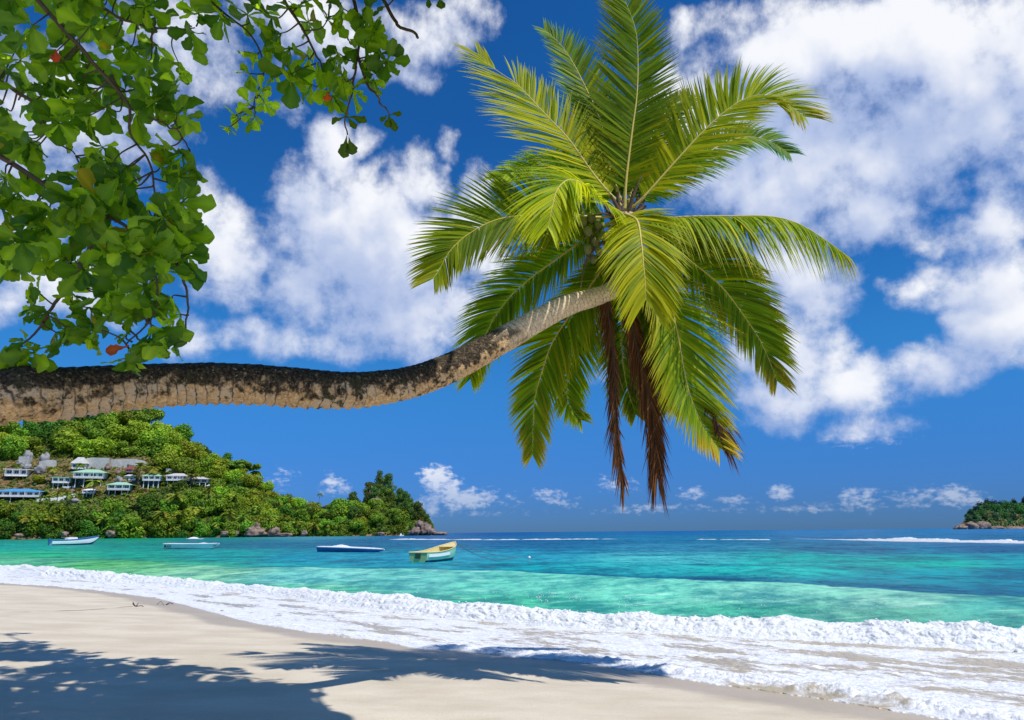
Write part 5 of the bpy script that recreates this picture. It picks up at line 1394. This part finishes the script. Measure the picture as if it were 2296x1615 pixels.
# low blue boat
p = G(719, 1237, 0.0); p2 = G(861, 1238, 0.0); hd = math.atan2(p2[1] - p[1], p2[0] - p[0]); LB = float(np.hypot(*(p2 - p)[:2]))
root, s, half, sheer, keel, tr = boat('skiff', 'low dark blue boat with white rim and crumpled white cover inside', 'boat', (p[0], p[1], -.02), hd, LB, 1.6, .56, .30, dict(bottom='boat_blue', side='boat_blue', inside='boat_white', transom='boat_blue', rim='boat_white'), stern_w=.9, draft=.12)
xs_ = np.linspace(LB * .16, LB * .52, 30); ys_ = np.linspace(-.68, .68, 15)
XX, YY = np.meshgrid(xs_, ys_, indexing='ij')
hz_ = np.interp(XX / LB, s, sheer) + .30 * np.sin(np.clip((XX - xs_[0]) / (xs_[-1] - xs_[0]), 0, 1) * np.pi) * (1 - (YY / .72) ** 2) + .12 * fbm(XX * 1.7, YY * 2.2, o=4) - .02
mb = MB(); mb.grid(np.stack([XX, YY, hz_], -1)); mb.obj('cover', M['canvas'], root)
xs_ = np.linspace(LB * .74, LB * .92, 14); XX, YY = np.meshgrid(xs_, np.linspace(-.35, .35, 9), indexing='ij')
mb = MB(); mb.grid(np.stack([XX, YY, np.interp(XX / LB, s, sheer) + .08 + .06 * fbm(XX * 3, YY * 3, o=3)], -1)); mb.obj('cover', M['canvas'], root)

# small far boats
p = G(419, 1209.5, 0.0); p[:] = P(419, 1208, 300.); p[2] = 0
root, s, half, sheer, keel, tr = boat('dinghy', 'small plain white boat near the wooded shore, beyond the boat with painted loops', 'boat', tuple(p), .02, 7.2, 2.2, .5, .55, dict(bottom='boat_white', side='boat_white', inside='boat_white', transom='boat_white', rim='boat_white'), draft=.1)
xs_ = np.linspace(.6, 5, 12); XX, YY = np.meshgrid(xs_, np.linspace(-.9, .9, 9), indexing='ij')
mb = MB(); mb.grid(np.stack([XX, YY, .5 + .75 * np.sin((XX - .6) / 4.4 * np.pi) ** .7 * (1 - (YY / .95) ** 2)], -1)); mb.obj('cover', M['canvas'], root)
p = P(894, 1196, 470.); p[2] = 0
root, s, half, sheer, keel, tr = boat('sailing_boat', 'tiny white boat with a peaked cabin under the headland tip', 'boat', tuple(p), .1, 3.6, 1.4, .5, .8, dict(bottom='boat_white', side='boat_white', inside='boat_white', transom='boat_white', rim='boat_white'), draft=.1)
mb = MB(); mb.add([(.7, -.5, .5), (2.6, -.5, .5), (2.6, .5, .5), (.7, .5, .5), (1.4, 0, 2.2)], [[0, 3, 2, 1]], [[0, 1, 4], [1, 2, 4], [2, 3, 4], [3, 0, 4]]); mb.obj('cabin', M['canvas'], root, False)

# buoy and mooring lines
bp_ = G(1187, 1253, 0.0); mb = MB()
th, fi = np.meshgrid(np.linspace(0, np.pi, 10), np.linspace(0, 2 * np.pi, 14, endpoint=False), indexing='ij')
mb.grid(np.stack([.11 * np.sin(th) * np.cos(fi), .11 * np.sin(th) * np.sin(fi), .11 * np.cos(th)], -1), wrap=True)
mb.tube([(0, 0, .10), (0, 0, .15)], .02, 6)
o = mb.obj('buoy', M['boat_white']); o.location = (bp_[0], bp_[1], .07); tag(o, 'small round white mooring buoy floating right of the yellow boat', 'buoy')


def rope(a, b_, sag, r, label):
    k = np.linspace(0, 1, 24)[:, None]; q = np.array(a) * (1 - k) + np.array(b_) * k; q[:, 2] -= sag * np.sin(np.pi * k[:, 0]); q[:, 2] = np.maximum(q[:, 2], .02)
    mb = MB(); mb.tube(q, r, 5); return tag(mb.obj('mooring_rope', M['rope']), label, 'rope', 'mooring ropes')


bowp = P(1026, 1220, 50.2)
rope(bowp, (bp_[0] + .3, bp_[1], .05), .28, .017, 'upper dark rope running from the yellow boat bow to the buoy')
rope(bowp + np.array([0, 0, -.05]), (bp_[0] - 1.0, bp_[1] - .2, .02), .48, .017, 'lower slack rope hanging from the yellow boat bow into the water')
rope(P(861, 1231, 72.), G(888, 1238.5, 0.02), .05, .018, 'short rope from the low blue boat into the water')
rope(P(480, 1224, 95.), G(540, 1232, 0.02), .1, .02, 'thin rope from the white painted boat into the water')

# ================================================================ SMALL THINGS ON THE SAND
def twig(pl, r, label, name='twig', cat='twig', lift=.01):
    r *= .5
    q = np.array([ground(float(a), float(b_)) for a, b_, _ in pl]); q[:, 2] += np.array([h_ for _, _, h_ in pl]) + lift
    c = spline(q, 30); c[:, 2] += .004 * np.sin(np.arange(30))
    mb = MB(); mb.tube(c, np.linspace(r, r * .6, 30), 6); return tag(mb.obj(name, M['twig']), label, cat)


twig([(298, 1354, .02), (304, 1360, .0), (310, 1357, .05)], .03, 'small dark forked twig standing on the sand at the end of the drift line')
twig([(305, 1361, .0), (316, 1359, .0), (322, 1361, .0)], .02, 'thin brown stick lying beside the forked twig')
twig([(373, 1357, .0), (380, 1355, .03), (388, 1355, .0)], .035, 'short dark stick lying at the foam edge')
twig([(352, 1356, .0), (360, 1354, .05), (368, 1358, .0)], .015, 'thin bent straw on the sand left of the short dark stick')
twig([(-60, 1374, 0), (60, 1373, .0), (150, 1370, 0), (230, 1366, 0), (298, 1360, 0)], .012, 'thin dark rope lying across the sand from the left edge', 'rope', 'rope', .004)
twig([(494, 1373, .03), (500, 1374, .03), (505, 1375, .0)], .03, 'tiny brown pebble of wood at the edge of the foam', 'twig')

# ================================================================ LIGHT, SKY AND CLOUDS
sun_el = math.asin(sunv[2]); sun_az = math.atan2(sunv[0], sunv[1])
sl = bpy.data.lights.new('sun', 'SUN'); sl.energy = 4.2; sl.angle = rad(.5); sl.color = (1.0, .965, .905)
so = bpy.data.objects.new('sun', sl); C.objects.link(so); so.location = (20, -10, 60)
so.rotation_euler = Vector(-sunv).to_track_quat('-Z', 'Y').to_euler()

w = bpy.data.worlds.new('World'); bpy.context.scene.world = w; w.use_nodes = True
t = NT(w.node_tree); bg = w.node_tree.nodes['Background']
w.cycles.sampling_method = 'MANUAL'; w.cycles.sample_map_resolution = 512
sk = t.n('TexSky'); sk.sky_type = 'NISHITA'; sk.sun_disc = False; sk.sun_elevation = sun_el; sk.sun_rotation = sun_az
sk.air_density = 1.0; sk.dust_density = .15; sk.ozone_density = 3.0; sk.altitude = 0


def pol(dx, dy):
    r = rays(float(dx), float(dy)); r = r / np.linalg.norm(r)
    return math.atan2(r[0], r[1]), math.asin(r[2])


blobs = [  # photograph x, y, half width, half height, strength
    # big cumulus left of the palm
    (760, 340, 70, 75, 1.0), (830, 300, 40, 40, .8), (940, 400, 60, 85, .95), (700, 440, 90, 80, 1.0), (800, 520, 170, 150, 1.1), (950, 560, 130, 120, 1.0), (690, 620, 110, 90, .85), (850, 690, 190, 90, .9), (1000, 680, 110, 90, .85), (620, 760, 150, 60, .75), (800, 780, 200, 45, .7), (1060, 450, 60, 70, .8), (1080, 600, 70, 90, .7),
    (520, 560, 90, 110, .85), (470, 480, 60, 80, .7), (560, 640, 70, 50, .7), (460, 740, 90, 60, .6), (1010, 330, 26, 50, .5),
    # behind the leaves
    (60, 500, 130, 110, .9), (150, 640, 160, 100, .85), (20, 660, 120, 70, .7), (60, 370, 110, 50, .75), (200, 220, 200, 180, .75), (480, 130, 90, 100, .75), (420, 90, 120, 80, .8), (690, 60, 170, 90, .75), (800, 110, 90, 80, .6), (950, 70, 120, 70, .8), (1040, 50, 70, 60, .6), (880, 150, 90, 40, .55), (660, 250, 60, 30, .45), (300, 330, 90, 90, .55),
    # great sheet on the right
    (1600, 230, 160, 130, .9), (1780, 130, 220, 140, 1.0), (2000, 90, 250, 130, 1.05), (2200, 120, 200, 160, 1.0), (1850, 330, 220, 150, 1.0), (2050, 330, 200, 140, .95), (2230, 280, 150, 100, .9), (1750, 440, 170, 90, .95), (1930, 490, 170, 80, .9), (2120, 510, 140, 60, .75), (1600, 420, 110, 80, .8), (1560, 60, 90, 60, .55),
    (2290, 390, 90, 110, .8), (2100, 430, 130, 60, .7), (2300, 240, 120, 120, .9), (2230, 500, 110, 70, .85), (2180, 600, 150, 80, .9), (2250, 700, 120, 110, .95), (2090, 640, 80, 50, .7),
    # lower right cumulus
    (1740, 610, 100, 70, .95), (1820, 680, 100, 110, 1.0), (1760, 780, 110, 110, .95), (1860, 800, 80, 80, .75), (1780, 900, 140, 60, .85), (1930, 880, 150, 70, .85), (1950, 960, 120, 35, .75), (2080, 830, 90, 60, .8), (2160, 800, 80, 60, .65), (2110, 770, 40, 40, .6), (1680, 860, 60, 60, .6), (1350, 850, 60, 40, .45),
    # small clouds over the horizon
    (978, 1075, 34, 26, .70), (1010, 1092, 26, 22, .6), (1060, 1118, 90, 22, .66), (1110, 1128, 60, 14, .55), (1235, 1112, 44, 18, .6), (1275, 1128, 34, 14, .6), (1390, 1085, 40, 18, .5), (1555, 1105, 30, 17, .72), (1650, 1122, 40, 12, .55), (1750, 1105, 24, 16, .66), (1930, 1118, 64, 26, .66), (2050, 1116, 60, 22, .66), (2130, 1112, 50, 20, .66), (2180, 1125, 40, 16, .5), (640, 1076, 40, 26, .55), (748, 1085, 32, 22, .6), (955, 1135, 30, 26, .55), (1450, 1140, 200, 10, .4), (1800, 1140, 260, 10, .4), (1150, 1150, 150, 8, .35)]
cg = bpy.data.node_groups.new('cloud_field', 'ShaderNodeTree')
cg.interface.new_socket('Vector', in_out='INPUT', socket_type='NodeSocketVector')
cg.interface.new_socket('Density', in_out='OUTPUT', socket_type='NodeSocketFloat')
cg.interface.new_socket('Billow', in_out='OUTPUT', socket_type='NodeSocketFloat')
g = NT(cg); gi = cg.nodes.new('NodeGroupInput'); go = cg.nodes.new('NodeGroupOutput')
vin = gi.outputs[0]
w1 = g.noise(vin, 7, 3, .55); w2 = g.noise(vin, 26, 4, .6)
wa = g.n('VectorMath', operation='MULTIPLY_ADD'); wa.inputs[1].default_value = (.13, .10, 0); g.l.new(w1.outputs[1], wa.inputs[0])
of = g.n('VectorMath', operation='SUBTRACT'); of.inputs[1].default_value = (.065, .05, 0); g.l.new(vin, of.inputs[0]); g.l.new(of.outputs[0], wa.inputs[2])
# warping dies away low in the sky, where clouds are small
sepv = g.n('SeparateXYZ'); g.l.new(vin, sepv.inputs[0])
lowf = g.ramp(sepv.outputs[1], .06, .22)
mv = g.n('Mix'); mv.data_type = 'VECTOR'; g.k(lowf, mv, 0, 0); g.l.new(vin, mv.inputs[4]); g.l.new(wa.outputs[0], mv.inputs[5])
warped = mv.outputs[1]
acc = None
for (bx, by, rx, ry, st_) in blobs:
    a, e = pol(bx, by); a1, e1 = pol(bx + rx, by); a2, e2 = pol(bx, by - ry)
    ra, re = abs(a1 - a) * 1.3, abs(e2 - e) * 1.3
    ma = g.n('VectorMath', operation='MULTIPLY_ADD'); ma.inputs[1].default_value = (1 / ra, 1 / re, 0); ma.inputs[2].default_value = (-a / ra, -e / re, 0)
    g.l.new(warped, ma.inputs[0])
    ln = g.n('VectorMath', operation='DOT_PRODUCT'); g.l.new(ma.outputs[0], ln.inputs[0]); g.l.new(ma.outputs[0], ln.inputs[1])
    va = g.math('MULTIPLY_ADD', ln.outputs['Value'], -st_ * .75, st_ - .21)
    acc = va if acc is None else g.math('SMOOTH_MAX', acc, va, .12)
acc = g.math('MAXIMUM', acc, -.6)
f1 = g.noise(vin, 9, 10, .62); f2 = g.noise(vin, 40, 7, .62); f3 = g.noise(vin, 75, 6, .6, (1, 1.8, 1))
fs = g.noise(vin, 9, 4, .5); g.k(g.math('ADD', acc, g.math('MULTIPLY_ADD', fs, 2.2, -1.1)), go, 0, 1)
lowm = g.ramp(sepv.outputs[1], .13, .09)
d = g.math('ADD', acc, g.math('MULTIPLY_ADD', f1, 2.0, -1.0)); d = g.math('ADD', d, g.math('MULTIPLY_ADD', f2, .55, -.275)); d = g.math('ADD', d, g.math('MULTIPLY', lowm, g.math('MULTIPLY_ADD', f3, 2.0, -1.0)))
g.k(d, go)
tc = t.n('TexCoord'); sx_ = t.n('SeparateXYZ'); t.l.new(tc.outputs['Generated'], sx_.inputs[0])
azn = t.math('ARCTAN2', sx_.outputs[0], sx_.outputs[1]); eln = t.math('ARCSINE', sx_.outputs[2])
pv = t.n('CombineXYZ'); t.k(azn, pv, 0, 0); t.k(eln, pv, 0, 1)


def dens(off):
    v_ = t.n('VectorMath', operation='ADD'); v_.inputs[1].default_value = (*off, 0); t.l.new(pv.outputs[0], v_.inputs[0])
    gn = t.n('Group'); gn.node_tree = cg; t.l.new(v_.outputs[0], gn.inputs[0]); return gn


d0 = dens((0, 0)); d1 = dens((.016, .028)); d2 = dens((.05, .085))
alpha = t.ramp(d0, .0, .70)
thick = t.ramp(d0, .35, 1.25)
occ = t.math('ADD', t.math('MULTIPLY', t.math('MAXIMUM', d1.outputs[1], 0), .5), t.math('MULTIPLY', t.math('MAXIMUM', d2.outputs[1], 0), .5))
dl = t.math('ADD', t.math('MULTIPLY', d0.outputs[1], .7), t.math('MULTIPLY', d0, .3))
lit = t.math('SUBTRACT', t.math('MULTIPLY', dl, .75), t.math('MULTIPLY', occ, 1.10)); lit = t.math('ADD', lit, .62, clamp=True)
lit = t.ramp(lit, .10, 1.16)
cc = t.mix(lit, (4.3, 5.3, 7.9), (9.8, 9.9, 10.2))
alow = t.ramp(eln, .03, .12); alpha = t.math('MULTIPLY', alpha, t.math('MULTIPLY_ADD', alow, .62, .36))
hs = t.n('HueSaturation', i_0=.5, i_1=1.28, i_2=.92); t.k(sk, hs, 0, 4)
lowblue = t.ramp(eln, .28, .0)
tint = t.mix(1.0, hs, t.mix(lowblue, (.36, .93, 1.30), (.13, .33, .98)), 'MULTIPLY')
t.k(t.mix(alpha, tint, cc), bg, 0, 'Color'); bg.inputs['Strength'].default_value = .1

# ================================================================ CAMERA AND VIEW
cam = bpy.data.cameras.new('camera'); cam.lens = 24.0 * FPX / 1530.67; cam.sensor_width = 36; cam.clip_end = 90000; cam.clip_start = .05
cob = bpy.data.objects.new('camera', cam); C.objects.link(cob); cob.location = (0, 0, CAMZ)
cob.rotation_euler = RM.to_euler()
sc = bpy.context.scene; sc.camera = cob
sc.view_settings.view_transform = 'Standard'; sc.view_settings.look = 'None'; sc.view_settings.gamma = 1; sc.view_settings.exposure = 0
sc.cycles.max_bounces = 7; sc.cycles.diffuse_bounces = 5; sc.cycles.glossy_bounces = 2; sc.cycles.transmission_bounces = 4; sc.cycles.transparent_max_bounces = 4
